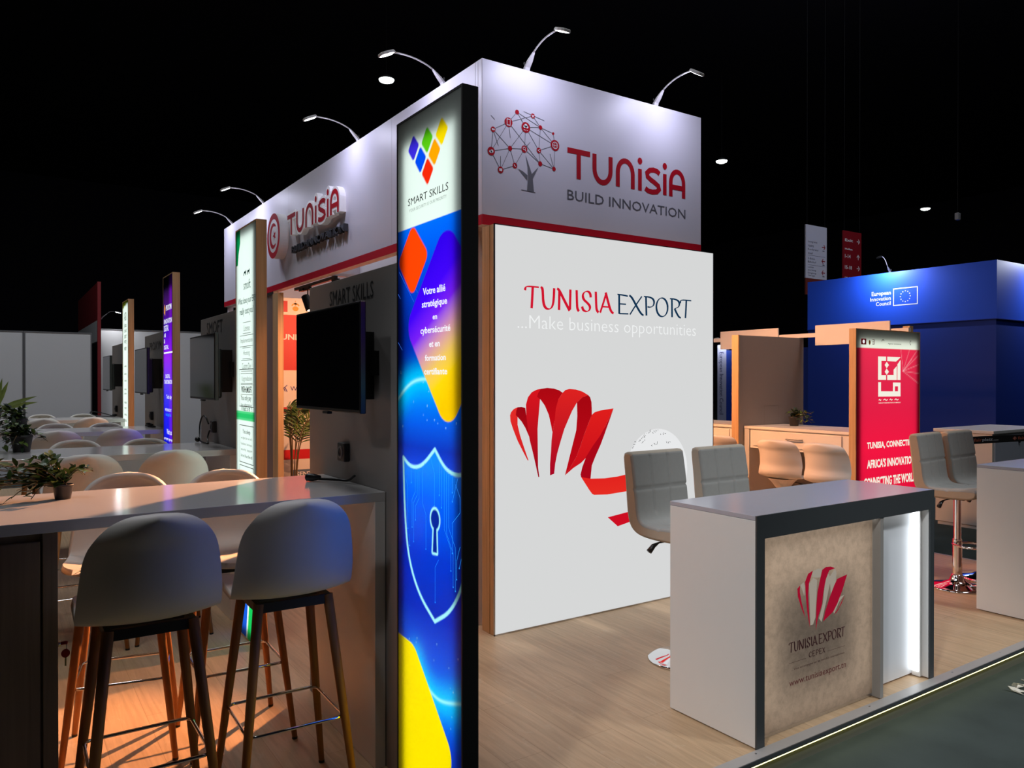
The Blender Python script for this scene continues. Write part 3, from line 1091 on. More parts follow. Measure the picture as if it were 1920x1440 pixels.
def paint_skills(P):
    a, z = P[:, 0], P[:, 1]
    C = ramp(z, [(0, (0, 30, 150)), (.15, (0, 34, 175)), (.33, (0, 60, 215)), (.45, (0, 110, 240)), (.55, (0, 84, 225)), (.75, (0, 40, 188)), (.95, (0, 34, 190)), (1.12, (0, 52, 220)), (1.22, (0, 70, 235)),
                 (1.32, (0, 48, 190)), (1.40, (0, 84, 225)), (1.50, (0, 120, 240)), (1.58, (0, 50, 190)), (1.75, (0, 42, 175)), (1.95, (0, 72, 220)), (2.11, (0, 104, 250))])
    dark = np.clip((.14 - a) / .14, 0, 1) * np.clip((2.02 - z) / .2, 0, 1) * np.clip((z - 1.52) / .1, 0, 1)
    lay(C, dark * .75, S(2, 18, 70))
    for arc, zz in ((smooth_line([(-.05, 1.44), (.023, 1.503), (.115, 1.552), (.203, 1.565), (.30, 1.56)], 3), 1), (smooth_line([(.16, .56), (.20, .515), (.256, .482), (.32, .472), (.387, .484), (.493, .518)], 3), -1)):
        d = line_d(P, arc)
        lay(C, np.exp(-(d / .055) ** 2) * .8, S(0, 205, 255))
        lay(C, np.exp(-(d / .006) ** 2) * .8, S(170, 245, 255))
    rn = np.random.RandomState(4)
    for _ in range(46):
        cx, cz = rn.uniform(.01, .47), rn.choice([rn.uniform(1.38, 1.60), rn.uniform(.33, .66)])
        lay(C, aa(np.hypot(a - cx, z - cz) - .0022) * rn.uniform(.3, .9), S(190, 240, 255))
    d = rounded(P, [(.376, 2.10), (.70, 1.74), (.39, 1.375), (.066, 1.755)], .08)
    g = np.clip((2.02 - z) / .62 + (a - .22) * .9, 0, 1)
    G_ = ramp(g, [(0, (40, 0, 225)), (.30, (64, 4, 240)), (.46, (120, 30, 235)), (.60, (208, 140, 170)), (.74, (240, 190, 90)), (.86, (255, 205, 10)), (1.0, (255, 196, 0))])
    k = aa(d)
    C[:] = C * (1 - k[:, None]) + G_ * k[:, None]
    lay(C, aa(rounded(P, [(.129, 2.122), (.252, 2.000), (.125, 1.857), (.006, 1.993)], .032)), S(255, 66, 4))
    top = smooth_line([(.050, 1.276), (.10, 1.250), (.155, 1.247), (.215, 1.266), (.296, 1.323)], 2) + smooth_line([(.296, 1.323), (.36, 1.268), (.42, 1.250), (.48, 1.252), (.535, 1.272)], 2)[1:]
    side = smooth_line([(.535, 1.272), (.53, 1.07), (.495, .91), (.41, .795), (.295, .733)], 3)[1:] + smooth_line([(.295, .733), (.174, .80), (.092, .912), (.062, 1.07), (.050, 1.276)], 3)[1:-1]
    sh = top + side
    ds = sdf(P, sh)
    inn = aa(ds)
    F_ = ramp(z, [(.73, (0, 40, 180)), (.95, (0, 50, 205)), (1.15, (0, 92, 245)), (1.27, (0, 128, 255))])
    C[:] = C * (1 - inn[:, None]) + F_ * inn[:, None]
    lay(C, aa(np.abs(ds) - .0065), S(165, 232, 246))
    kh = np.minimum(np.hypot((a - .297) / 1.0, (z - 1.083) / 1.12) - .030, sdf(P, [(.288, 1.07), (.306, 1.07), (.311, .970), (.280, .968)]))
    lay(C, aa(kh - .008), S(165, 235, 248))
    lay(C, aa(kh), S(0, 34, 150))
    yl = rounded(P, [(-.20, .68), (.085, .66), (.44, .30), (.37, .10), (.20, -.02), (-.20, -.02)], .09)
    lay(C, aa(yl), S(255, 222, 0))
    w = (z > 2.109)
    C[w] = np.array(S(232, 240, 236))
    for pts, c in (([(.135, 2.440), (.180, 2.394), (.134, 2.343), (.091, 2.390)], (62, 44, 224)), ([(.240, 2.443), (.284, 2.396), (.240, 2.345), (.196, 2.391)], (92, 200, 20)), ([(.346, 2.446), (.391, 2.398), (.346, 2.345), (.300, 2.393)], (255, 216, 0)),
                   ([(.189, 2.386), (.234, 2.337), (.188, 2.288), (.146, 2.338)], (0, 74, 236)), ([(.295, 2.388), (.338, 2.340), (.294, 2.290), (.248, 2.338)], (255, 160, 0)), ([(.243, 2.334), (.288, 2.285), (.243, 2.234), (.199, 2.284)], (244, 40, 8))):
        lay(C, aa(rounded(P, pts, .011)) * w, S(*c))
    return C


t1, f1 = tower('tall blue light tower with shield and coloured diamonds, nearest the camera', 2.136, 2.623, 2.512, M['black'], paint_skills)
q = MB()
word(q, 'SMART SKILLS', f1, .094, .394, 2.190, 2.216, .0, -.0005)
q.build('lettering', mat('ink_dark', S(78, 80, 80), 0.6, var=0), t1)
q = MB()
word(q, 'YOUR SECURITY IS OUR PRIORITY', f1, .104, .382, 2.166, 2.177, -.01, -.0005)
q.build('lettering', mat('ink_light', S(150, 156, 154), 0.6, var=0), t1)
q = MB()
LIT = glow('print_white_bright', S(246, 248, 255), 1.0, False)
for txt, a0, a1, zc, hh in (('Votre allié', .211, .373, 1.869, .025), ('stratégique', .203, .385, 1.821, .030), ('en', .283, .315, 1.774, .014), ('cybersécurité', .192, .407, 1.730, .030), ('et en', .257, .334, 1.683, .019), ('formation', .226, .375, 1.637, .022), ('certifiante', .220, .385, 1.590, .023)):
    letter(t1, LIT, txt, f1, a0, a1, zc - hh / 2, zc + hh / 2, .022, -.0005)
q = MB()
for pts in ([(.118, 1.24), (.118, 1.19)], [(.15, 1.245), (.15, 1.16), (.125, 1.13), (.125, 1.03)], [(.165, 1.245), (.165, 1.15), (.137, 1.12), (.137, .98)], [(.18, 1.25), (.18, 1.14), (.152, 1.11), (.152, 1.06)],
            [(.225, 1.27), (.205, 1.24), (.205, 1.13), (.232, 1.09), (.232, .97)], [(.27, 1.29), (.295, 1.24), (.295, 1.13)], [(.33, 1.28), (.33, 1.17)], [(.345, 1.275), (.345, 1.13)], [(.365, 1.265), (.365, 1.06), (.41, 1.0), (.41, .93)],
            [(.38, 1.26), (.38, 1.05), (.425, .99), (.425, .88)], [(.395, 1.255), (.395, 1.07), (.44, 1.01), (.44, .87)], [(.42, 1.25), (.42, 1.19)], [(.44, 1.22), (.47, 1.18), (.47, 1.13), (.42, 1.09), (.42, .99)],
            [(.455, 1.24), (.42, 1.16)], [(.325, .95), (.30, .92), (.30, .80)], [(.075, 1.20), (.09, 1.17), (.09, 1.02)], [(.47, 1.02), (.448, .97), (.448, .91)], [(.485, 1.0), (.465, .95)], [(.10, 1.0), (.105, .96)]):
    stroke(q, f1, pts, .0016, -.0007)
    disc(q, f1, pts[-1][0], pts[-1][1], .003, .003, -.0007, 8)
q.build('circuit_lines', glow('print_cyan_lit', S(40, 150, 255), 1.0, False), t1)
q = MB()
for pts in ([(.02, 1.96), (.14, 1.84)], [(.01, 1.88), (.03, 1.86)], [(.01, 1.70), (.045, 1.67)], [(.155, 1.885), (.17, 1.87)]):
    stroke(q, f1, pts, .0014, -.0007)
stroke(q, f1, [(.36, .25), (.38, .22)], .002, -.0007)
q.build('light_rays', glow('print_blue_lit', S(60, 120, 255), 1.0, False), t1)


def paint_white(P):
    a, z = P[:, 0], P[:, 1]
    C = np.tile(np.array(S(236, 246, 242)), (len(P), 1))
    lay(C, aa(sdf(P, [(-.1, 2.6), (.105, 2.6), (.105, 2.40), (.07, 2.34), (.05, 2.27), (-.1, 2.26)])), S(6, 140, 78))
    lay(C, ((z > 1.312) & (z < 1.368) & (a < .42)).astype(float), S(80, 205, 130))
    lay(C, ((z > 1.326) & (z < 1.354) & (a < .42)).astype(float), S(40, 190, 104))
    lay(C, aa(sdf(P, [(-.1, .70), (.25, .62), (.22, .40), (.26, .2), (.2, -.1), (-.1, -.1)])), S(20, 90, 220))
    lay(C, aa(sdf(P, [(.28, .72), (.6, .66), (.6, -.1), (.23, -.1), (.29, .2), (.24, .42)])), S(20, 200, 90))
    return C


t2, f2 = tower('oak-sided light tower with a white poster and green corner, right of the doorway curtain', 4.494, 4.959, 2.49, M['oak'], paint_white, (.03, .075, .05), res=(.006, .007))
INK_L = mat('ink_light', S(150, 156, 154), 0.6, var=0)
INK_T = mat('ink_teal', S(20, 110, 104), 0.6, var=0)
INK_D = mat('ink_dark', S(78, 80, 80), 0.6, var=0)
INK_G = mat('ink_green', S(20, 170, 96), 0.6, var=0)
q, q2, q3 = MB(), MB(), MB()
letter(t2, INK_T, 'smoft', f2, .19, .34, 2.105, 2.16, .0, -.0005)
for s in (.215, .29):
    stroke(q2, f2, ell(s, 2.19, .022, .020, 0, 180, 8), .012, -.0005)
    disc(q2, f2, s + .024, 2.213, .008, .008, -.0005, 10)
letter(t2, INK_T, 'What does your ERP', f2, .06, .44, 2.010, 2.06, .01, -.0005)
letter(t2, INK_T, 'really cost you?', f2, .10, .40, 1.945, 1.998, .01, -.0005)
for txt, z, a0, a1 in (('License', 1.873, .19, .32), ('Implementation', 1.795, .12, .38), ('Hosting', 1.72, .18, .32), ('Custom Dev', 1.645, .15, .35), ('Upgradation', 1.565, .14, .36), ('Maintenance', 1.505, .14, .36)):
    letter(t2, INK_L, txt, f2, a0, a1, z - .018, z + .018, -.005, -.0005)
    stroke(q, f2, [(a0 - .02, z + .034), (a1 + .02, z + .034)], .003, -.0005)
    stroke(q, f2, [(a0 - .02, z - .032), (a1 + .02, z - .032)], .003, -.0005)
letter(t2, INK_D, 'WITH SMOFT', f2, .13, .36, 1.482, 1.522, .01, -.0005)
letter(t2, INK_D, 'You only pay', f2, .12, .35, 1.428, 1.468, .01, -.0005)
letter(t2, INK_D, 'the subscription', f2, .12, .36, 1.396, 1.42, 0, -.0005)
letter(t2, INK_G, "That's it !", f2, .12, .36, 1.374, 1.404, .012, -.0005)
letter(t2, INK_D, 'You sleep', f2, .16, .33, 1.228, 1.262, .01, -.0005)
for i, txt in enumerate(('we fight the rest of it', 'Updates, backups,', 'security, support', 'included')):
    letter(t2, INK_D, txt, f2, .12, .37, 1.198 - i * .035, 1.216 - i * .035, 0, -.0005)
for z0, z1 in ((1.06, 1.285), (1.40, 1.625), (.80, 1.04)):
    stroke(q3, f2, [(.09, z0), (.40, z0), (.40, z1), (.09, z1)], .004, -.0005, 0, True)
letter(t2, INK_D, 'Ready to start', f2, .13, .33, .985, 1.01, 0, -.0005)
q.build('rule_lines', INK_L, t2)
q2.build('logo_print', INK_T, t2)
q3.build('box_lines', INK_D, t2)


def paint_violet(P):
    a, z = P[:, 0], P[:, 1]
    C = ramp(z, [(0.9, (10, 10, 150)), (1.1, (10, 24, 230)), (1.25, (30, 20, 235)), (1.40, (60, 50, 235)), (1.55, (96, 60, 235)), (1.75, (150, 40, 235)), (1.85, (120, 16, 225)), (2.0, (64, 10, 190)), (2.12, (70, 14, 140)), (2.25, (64, 20, 100)), (2.4, (10, 8, 24))])
    lay(C, np.clip((a - .25) / .3, 0, .5), S(150, 20, 240))
    return C


t3, f3 = tower('oak-sided light tower with a violet and blue poster, third from the camera', 7.04, 7.496, 2.48, M['oak'], paint_violet, (.03, .05, .12), res=(.01, .012))
q, q5 = MB(), MB()
for txt, a0, a1, z0, z1 in (('PROXYM', .15, .40, 2.17, 2.22), ('INNOVATION', .05, .42, 2.055, 2.10), ('DIGITAL', .05, .27, 1.99, 2.045), ('AI', .05, .13, 1.94, 1.975), ('&', .05, .10, 1.885, 1.925), ('DIGITAL.', .05, .27, 1.83, 1.868),
                            ('DIGITAL', .12, .33, 1.575, 1.61), ('TRANSFORMATION', .06, .42, 1.525, 1.562), ('Tech day', .16, .40, 1.385, 1.43), ('WE BUILD IT', .09, .39, 1.285, 1.31), ('Visit us', .17, .40, 1.085, 1.13), ('proxym group', .05, .43, 1.025, 1.05)):
    letter(t3, LIT, txt, f3, a0, a1, z0, z1, .02, -.0005)
stroke(q, f3, [(.04, 1.80), (.45, 1.80)], .014, -.0005)
flat(q5, f3, [(.08, 2.235), (.12, 2.20), (.10, 2.13), (.06, 2.16)], -.0005)
q.build('rule_line', LIT, t3)
q5.build('flame_logo', glow('print_amber_lit', S(255, 176, 40), 1.0, False), t3)
q6 = MB()
word(q6, 'the digital hub', f3, .12, .38, 1.235, 1.27, .02, -.0005)
q6.build('lettering', glow('print_sky_lit', S(40, 140, 255), 1.0, False), t3)


def paint_pale(P):
    a, z = P[:, 0], P[:, 1]
    C = np.tile(np.array(S(240, 248, 240)), (len(P), 1))
    lay(C, aa(sdf(P, [(-.1, 2.6), (.6, 2.6), (.6, 2.46), (.2, 2.43), (-.1, 2.38)]), .01), S(120, 130, 30))
    return C


t4, f4 = tower('oak-sided light tower with a plain white text poster, farthest from the camera', 9.705, 10.195, 2.485, M['oak'], paint_pale, (.03, .05, .05), res=(.02, .02))
for i, (z, hh) in enumerate(((2.30, .10), (2.2, .05), (2.14, .05), (2.07, .05), (2.0, .05), (1.93, .05), (1.72, .03), (1.63, .03), (1.55, .03), (1.45, .03), (1.40, .03), (1.30, .03), (1.23, .03), (1.16, .03), (1.09, .03))):
    letter(t4, INK_D, ('AGRI', 'data', 'cloud', 'smart', 'energy', 'water', 'quality', 'safety', 'traceability', 'monitoring', 'platform', 'mobile', 'reports', 'alerts', 'contact')[i], f4, .16, .34, z - hh / 2, z + hh / 2, .01, -.0005)


# ------------------------------------------------------------------ grey partition walls, wall screens, sockets, cables
WT = 2.02


def partition(y0, y1, text, ty, label):
    t = thing('partition_wall', label, 'wall panel', (1.30, y0, 0), 0, 'grey partition walls behind the bar tables')
    box('panel', M['greywall'], (1.301, 1.36, y0 + .004, y1, 0, WT), t, .002)
    if text:
        q = MB()
        word(q, text, FX(1.301, ty[0]), 0, ty[0] - ty[1], ty[2], ty[3])
        q.build('lettering', mat('ink_black', S(30, 30, 32), 0.6, var=0), t)
    return t


partition(2.623, 3.765, 'SMART SKILLS', (3.48, 2.975, 1.905, 1.975), 'grey partition wall at the end of the nearest bar table')
partition(4.96, 6.24, 'SMOFT', (6.03, 5.55, 1.895, 1.985), 'grey partition wall just left of the white poster tower with green corner')
partition(7.50, 8.94, 'PROXYM', (8.62, 7.95, 1.86, 1.94), 'grey partition wall just left of the violet light tower')
partition(10.20, 11.73, None, None, 'grey partition wall just left of the farthest white light tower')


def television(y, label):
    t = thing('television', label, 'television', (1.13, y, 1.645), 0, 'black wall screens')
    w, hh = .37, .213
    MB().box(1.13, 1.155, y - w, y + w, 1.645 - hh, 1.645 + hh).build('bezel', M['plastic_black'], t, bevel=.004)
    MB().box(1.155, 1.20, y - w * .72, y + w * .72, 1.645 - hh * .95, 1.645 + hh * .55).build('back_cover', M['plastic_black'], t, bevel=.012)
    MB().box(1.1288, 1.1302, y - w + .009, y + w - .009, 1.645 - hh + .014, 1.645 + hh - .009).build('screen', M['screen'], t)
    b = MB()
    b.box(1.20, 1.301, y - .11, y - .08, 1.48, 1.76).box(1.20, 1.301, y + .08, y + .11, 1.48, 1.76).box(1.28, 1.301, y - .16, y + .16, 1.58, 1.68)
    b.build('wall_bracket', M['plastic_black'], t)
    box('sensor', M['plastic_black'], (1.128, 1.15, y - .03, y + .03, 1.645 - hh - .012, 1.645 - hh), t, .003)
    return t


for y, lb_ in ((3.08, 'black wall screen over the nearest bar table'), (5.40, 'black wall screen left of the white poster tower with green corner'),
               (8.02, 'black wall screen left of the violet light tower'), (10.78, 'small dark wall screen left of the farthest white light tower')):
    television(y, lb_)


def wall_socket(y, z, label):
    t = thing('wall_socket', label, 'socket', (1.30, y, z), 0, 'black wall sockets')
    MB().box(1.272, 1.301, y - .042, y + .042, z - .042, z + .042).build('plate', M['socket'], t, bevel=.006)
    r = MB()
    n = 20
    ring = lambda rad, xx: [Vector((xx, y + rad * math.cos(2 * PI * i / n), z + rad * math.sin(2 * PI * i / n))) for i in range(n)]
    r.rings([ring(.028, 1.271), ring(.026, 1.268), ring(.019, 1.268), ring(.018, 1.274)], cap=False)
    r.build('socket_ring', mat('socket_grey', S(96, 96, 98), 0.35, var=0), t, smooth=True)
    return t


wall_socket(3.275, 1.238, 'black wall socket under the nearest wall screen')
wall_socket(5.77, 1.225, 'black wall socket above the second bar table')
wall_socket(8.45, 1.20, 'black wall socket left of the violet light tower')
wall_socket(11.2, 1.185, 'black wall socket left of the farthest white light tower')


def cable(label, pts, plug, r=.0055):
    t = thing('power_cable', label, 'cable', pts[0], 0, 'black power cables on the bar tables')
    p = [Vector(q) for q in pts]
    for _ in range(2):
        q = [p[0]]
        for a, b in zip(p[:-1], p[1:]):
            q += [a * .75 + b * .25, a * .25 + b * .75]
        q.append(p[-1])
        p = q
    MB().tube(p, r, 8).build('cord', M['plastic_black'], t, smooth=True)
    a, b = Vector(plug[0]), Vector(plug[1])
    MB().tube([a, a.lerp(b, .1), a.lerp(b, .55), b], [.008, .017, .017, .009], 10).build('plug', M['plastic_black'], t, smooth=True)
    return t


TZ = 1.117
cable('short black plug lead lying on the nearest bar table beside the wall', [(1.175, 3.30, TZ + .006), (1.21, 3.26, TZ + .006), (1.25, 3.22, TZ + .004), (1.268, 3.17, TZ + .004), (1.28, 3.13, TZ + .03)], ((1.135, 3.34, TZ + .012), (1.185, 3.29, TZ + .012)))
cable('black cable looping up from the second bar table to its wall socket', [(1.262, 5.77, 1.20), (1.245, 5.77, 1.15), (1.235, 5.70, 1.118), (1.22, 5.62, TZ), (1.21, 5.72, TZ), (1.215, 5.88, TZ + .004), (1.235, 5.97, 1.17), (1.24, 5.99, 1.24), (1.245, 5.93, 1.30), (1.25, 5.84, 1.30), (1.258, 5.79, 1.245)], ((1.20, 5.86, TZ + .012), (1.215, 5.98, TZ + .012)))
cable('black cable lying at the wall end of the third bar table', [(1.20, 8.22, TZ), (1.24, 8.10, TZ), (1.26, 7.98, TZ), (1.22, 7.9, TZ), (1.19, 8.0, TZ)], ((1.21, 8.2, TZ + .012), (1.24, 8.08, TZ + .012)))
cable('black cable coiled at the wall end of the farthest bar table', [(1.18, 10.62, TZ), (1.10, 10.64, TZ + .03), (.98, 10.62, TZ + .06), (.92, 10.6, TZ + .05), (.97, 10.55, TZ + .01), (1.10, 10.52, TZ), (1.20, 10.54, TZ)], ((1.17, 10.54, TZ + .012), (1.22, 10.56, TZ + .012)))


# ------------------------------------------------------------------ bar tables
def bar_table(label, dy, x1=1.298):
    t = thing('bar_table', label, 'table', (0.4, 2.852 + dy, 0), 0, 'white bar tables in front of the partition walls')
    y0, y1 = 2.852 + dy, 3.56 + dy
    box('tabletop', M['whitetop'], (-.60, x1, y0, y1, 1.072, 1.11), t, .002)
    box('leg', M['white'], (x1 - .045, x1, y0 + .001, y1, .0, 1.072), t, .002)
    box('leg', M['white'], (-.60, -.555, y0 + .001, y1, .0, 1.072), t, .002)
    return t


bar_table('white bar table nearest the camera with dark cabinet beneath', 0)
bar_table('white bar table second from the camera, before the white poster tower', 2.30)
bar_table('white bar table third from the camera, before the violet light tower', 4.72)
bar_table('white bar table farthest from the camera beside the last white light tower', 7.10, 1.236)
cb = thing('cabinet', 'dark wooden cabinet under the left end of the nearest bar table', 'cabinet', (-.2, 2.9, 0))
box('carcass', M['darkwood'], (-.553, .118, 2.885, 3.52, 0, 1.072), cb)
box('side_panel', M['darkwood'], (.118, .160, 2.862, 3.52, 0, 1.072), cb, .002)
box('door', M['darkwood'], (-.548, .112, 2.866, 2.884, .05, 1.045), cb, .003)
lk = MB()
lk.tube([(.158, 2.955, .683), (.172, 2.955, .683)], .011, 12)
lk.build('lock', M['steel'], cb, smooth=True)
ky = thing('key', 'red-headed key hanging from the side of the dark cabinet', 'key', (.18, 2.955, .683))
MB().tube([(.172, 2.955, .683), (.185, 2.955, .684), (.192, 2.955, .682)], [.005, .006, .006], 10).build('key_head', M['key'], ky, smooth=True)
MB().tube([(.190, 2.955 + .006 * math.cos(a), .672 + .010 * math.sin(a)) for a in [i * PI / 6 for i in range(12)]], .0012, 6, True).build('key_ring', M['steel'], ky, smooth=True)
k3 = MB()
k3.prism([(.1865 + .013 * math.cos(a), 2.953, .648 + .014 * math.sin(a)) for a in [i * PI / 9 for i in range(18)]], (0, .005, 0))
k3.build('key_fob', M['key'], ky)
box('key_blade', M['brass'], (.184, .189, 2.954, 2.957, .606, .636), ky)


# ------------------------------------------------------------------ white shell stools
def shell_mesh(front=.215, seat=.797, top=1.132, back_y=-.215, w_seat=.205, w_back=.212, w_top=.170, wrap=.075, nu=24, corner=.16, sq=2.8):
    prof = [(front, seat - .012), (front - .05, seat + .0), (front - .16, seat - .008), (-.02, seat - .012), (-.10, seat - .006), (-.155, seat + .012), (-.19, seat + .048), (back_y + .008, seat + .10),
            (back_y - .004, seat + .17), (back_y - .014, seat + .25), (back_y - .026, top - .06), (back_y - .036, top - .02), (back_y - .040, top)]
    p = smooth_line(prof, 2)
    L = [0.0]
    for a, b in zip(p[:-1], p[1:]):
        L.append(L[-1] + math.hypot(b[0] - a[0], b[1] - a[1]))
    T = L[-1]
    rows = 44
    bm = bmesh.new()
    g = []
    for i in range(rows + 1):
        k = i / rows
        s = T * (.5 - .5 * math.cos(PI * k)) if False else T * k
        # denser at both ends
        s = T * (k - math.sin(2 * PI * k) / (2 * PI) * .82)
        j = 0
        while j < len(L) - 2 and L[j + 1] < s:
            j += 1
        u = (s - L[j]) / max(1e-6, L[j + 1] - L[j])
        y, z = p[j][0] + (p[j + 1][0] - p[j][0]) * u, p[j][1] + (p[j + 1][1] - p[j][1]) * u
        f = s / T
        if f < .5:
            w = w_seat + (w_back - w_seat) * (f / .5)
        else:
            w = w_back + (w_top - w_back) * ((f - .5) / .5) ** 1.6
        rf, rt = .09 / T, corner / T
        if f < rf:
            w *= .66 + .34 * max(0.0, 1 - (1 - f / rf) ** 2.4) ** (1 / 2.4)
        if f > 1 - rt:
            q = min(1.0, (f - (1 - rt)) / rt)
            w *= max(0.0, 1 - q ** sq) ** (1 / sq)
        up = min(1, max(0, (f - .36) / .22))
        row = []
        for c in range(nu + 1):
            t = -1 + 2 * c / nu
            t = math.sin(t * PI / 2)
            e = abs(t) ** 2.2
            row.append(bm.verts.new((w * t, y + wrap * e * up * (1 - .35 * max(0, f - .8) / .2), z + .022 * e * (1 - up))))
        g.append(row)
    for a, b in zip(g[:-1], g[1:]):
        for c in range(nu):
            bm.faces.new((a[c], a[c + 1], b[c + 1], b[c]))
    bmesh.ops.remove_doubles(bm, verts=bm.verts, dist=1e-5)
    return bm


def make_stool():
    t = thing('bar_stool', '', 'stool', (0, 0, 0))
    m = MB()
    m.bm.free()
    m.bm = shell_mesh()
    m.build('shell', M['shell'], t, smooth=True, solid=.024)
    for sx in (-1, 1):
        for sy in (-1, 1):
            g = MB()
            g.tube([(sx * .125, sy * .115, .774), (sx * .165, sy * .155, .40), (sx * .207, sy * .197, .008)], [.0185, .0165, .0115], 12)
            g.build('leg', M['legwood'], t, smooth=True)
    fm = MB()
    fm.box(-.135, .135, -.125, -.105, .742, .776).box(-.135, .135, .105, .125, .742, .774).box(-.135, -.115, -.105, .105, .745, .776).box(.115, .135, -.105, .105, .745, .776).box(-.115, .115, -.02, .02, .750, .778)
    fm.build('seat_frame', M['frame'], t)
    a, r = .166, .03
    pts = []
    for cx, cy, a0 in ((1, 1, 0), (-1, 1, 90), (-1, -1, 180), (1, -1, 270)):
        for i in range(5):
            th = math.radians(a0 + 22.5 * i)
            pts.append((cx * (a + .006 - r) + r * math.cos(th), cy * (a - .002 - r) + r * math.sin(th), .33))
    MB().tube(pts, .0062, 8, True).build('footrest', M['chrome'], t, smooth=True)
    for sx in (-1, 1):
        for sy in (-1, 1):
            MB().lathe([(.0118, .001), (.012, .0), (.012, .010), (.0118, .010)], (sx * .207, sy * .197, 0), 12).build('foot_cap', M['frame'], t)
    return t


stool0 = make_stool()
SG = 'white shell bar stools with wooden legs'
R180 = PI
first = True
NTH = ('nearest', 'second', 'third', 'farthest')
SPOTS = []
for k, dy in enumerate((0, 2.30, 4.72, 7.10)):
    n = NTH[k]
    SPOTS += [
        (.41, 2.81 + dy, 0.0 + (.02 if k else .0), f'near-side left white shell stool at the {n} bar table'),
        (.885, 2.84 + dy, -.02, f'near-side right white shell stool at the {n} bar table'),
        (.44, 3.62 + dy, PI - (.2, .05, .1, .02)[k], f'far-side left white shell stool at the {n} bar table'),
        (.87, 3.50 + dy, PI - .03, f'far-side right white shell stool at the {n} bar table')]
for i, (x, y, rz, lbl) in enumerate(SPOTS):
    if i == 0:
        stool0.location = (x, y, 0)
        stool0.rotation_euler = (0, 0, rz)
        stool0['label'] = lbl
        stool0['group'] = SG
    else:
        dup(stool0, (x, y, 0), rz, lbl, SG)


# ------------------------------------------------------------------ plants
def leaf(bm, p, d, up, ln, w, fold=.25, droop=.15):
    d = Vector(d).normalized()
    s = d.cross(Vector(up))
    if s.length < 1e-4:
        s = d.cross(Vector((1, 0, 0)))
    s.normalize()
    n = s.cross(d).normalized()
    prof = [(0, .05), (.22, .75), (.45, 1.0), (.72, .70), (1.0, 0.0)]
    L, C, R = [], [], []
    for t, k in prof:
        c = Vector(p) + d * ln * t - Vector((0, 0, 1)) * droop * ln * t * t
        C.append(bm.verts.new(c))
        if k > 0:
            L.append(bm.verts.new(c + s * w * k + n * w * fold * k))
            R.append(bm.verts.new(c - s * w * k + n * w * fold * k))
    for i in range(len(prof) - 2):
        bm.faces.new((C[i], C[i + 1], L[i + 1], L[i]))
        bm.faces.new((C[i], R[i], R[i + 1], C[i + 1]))
    i = len(prof) - 2
    bm.faces.new((C[i], C[i + 1], L[i]))
    bm.faces.new((C[i], R[i], C[i + 1]))


def vine_plant(name, label, base, pot_r, pot_h, stems, seed, leafm, lsize, group, soilcap=True, cat='plant'):
    rd = random.Random(seed)
    b = Vector(base)
    t = thing(name, label, cat, base, 0, group)
    MB().lathe([(pot_r * .72, 0), (pot_r * .74, .002), (pot_r * .96, pot_h * .86), (pot_r, pot_h * .87), (pot_r, pot_h), (pot_r * .9, pot_h), (pot_r * .88, pot_h * .9), (.001, pot_h * .88)], b, 24).build('pot', M['pot'], t, smooth=True, bevel=0)
    sm, lf, l2 = MB(), MB(), MB()
    for (tx, ty, tz, n) in stems:
        p0 = b + Vector((rd.uniform(-.4, .4) * pot_r, rd.uniform(-.4, .4) * pot_r, pot_h * .9))
        p2 = b + Vector((tx, ty, tz))
        p1 = p0.lerp(p2, .5) + Vector((0, 0, rd.uniform(.02, .06) + .3 * abs(pot_h)))
        pts = []
        for i in range(9):
            k = i / 8
            pts.append(p0 * (1 - k) ** 2 + p1 * 2 * k * (1 - k) + p2 * k * k)
        sm.tube(pts, .0016, 5)
        for j in range(n):
            k = (j + .6) / n
            i = min(7, int(k * 8))
            c = pts[i].lerp(pts[i + 1], k * 8 - i)
            dr = (pts[i + 1] - pts[i]).normalized()
            sd = Vector((rd.uniform(-1, 1), rd.uniform(-1, 1), rd.uniform(-.25, .9)))
            leaf((lf if rd.random() < .7 else l2).bm, c, dr * .5 + sd, (rd.uniform(-.4, .4), rd.uniform(-.4, .4), 1), lsize * rd.uniform(.7, 1.25), lsize * rd.uniform(.22, .34))
    sm.build('stem', M['stem'], t)
    lf.build('foliage', leafm, t, smooth=True)
    if len(l2.bm.verts):
        l2.build('foliage', M['leaflight'], t, smooth=True)
    return t


rd = random.Random(11)
PG = 'small potted plants on the bar tables'
st1 = [(.10, -.02, .10, 9), (.075, .02, .085, 8), (.05, .03, .10, 8)]
for i in range(34):
    ex = -rd.uniform(.02, .46)
    st1.append((ex, rd.uniform(-.10, .10), max(.012, rd.uniform(.01, .17) * (1 - .35 * abs(ex))), 10))
vine_plant('potted_vine', 'green trailing vine in a small dark pot on the nearest bar table', (.205, 3.36, 1.11), .036, .056, st1, 5, M['leaf'], .040, PG)
st2 = [(rd.uniform(-.30, .05), rd.uniform(-.10, .10), rd.uniform(.01, .20), 9) for _ in range(26)] + [(.14, -.02, .06, 8), (.12, .03, .075, 7)]
vine_plant('potted_vine', 'dark trailing plant in a black pot on the second bar table', (.125, 5.70, 1.11), .062, .105, st2, 6, M['leafdark'], .05, PG)
st3 = [(rd.uniform(-.32, .04), rd.uniform(-.10, .10), rd.uniform(.03, .24), 9) for _ in range(24)]
vine_plant('potted_vine', 'dark bushy plant in a black pot on the third bar table', (.165, 8.06, 1.11), .06, .11, st3, 8, M['leafdark'], .055, PG)
sp = thing('snake_plant', 'upright sword-leaved plant on the farthest bar table', 'plant', (-.02, 10.45, 1.11), 0, PG)
MB().lathe([(.045, 0), (.065, .10), (.068, .11), (.058, .11), (.001, .10)], (-.02, 10.45, 1.11), 20).build('pot', M['pot'], sp, smooth=True)
bl = MB()
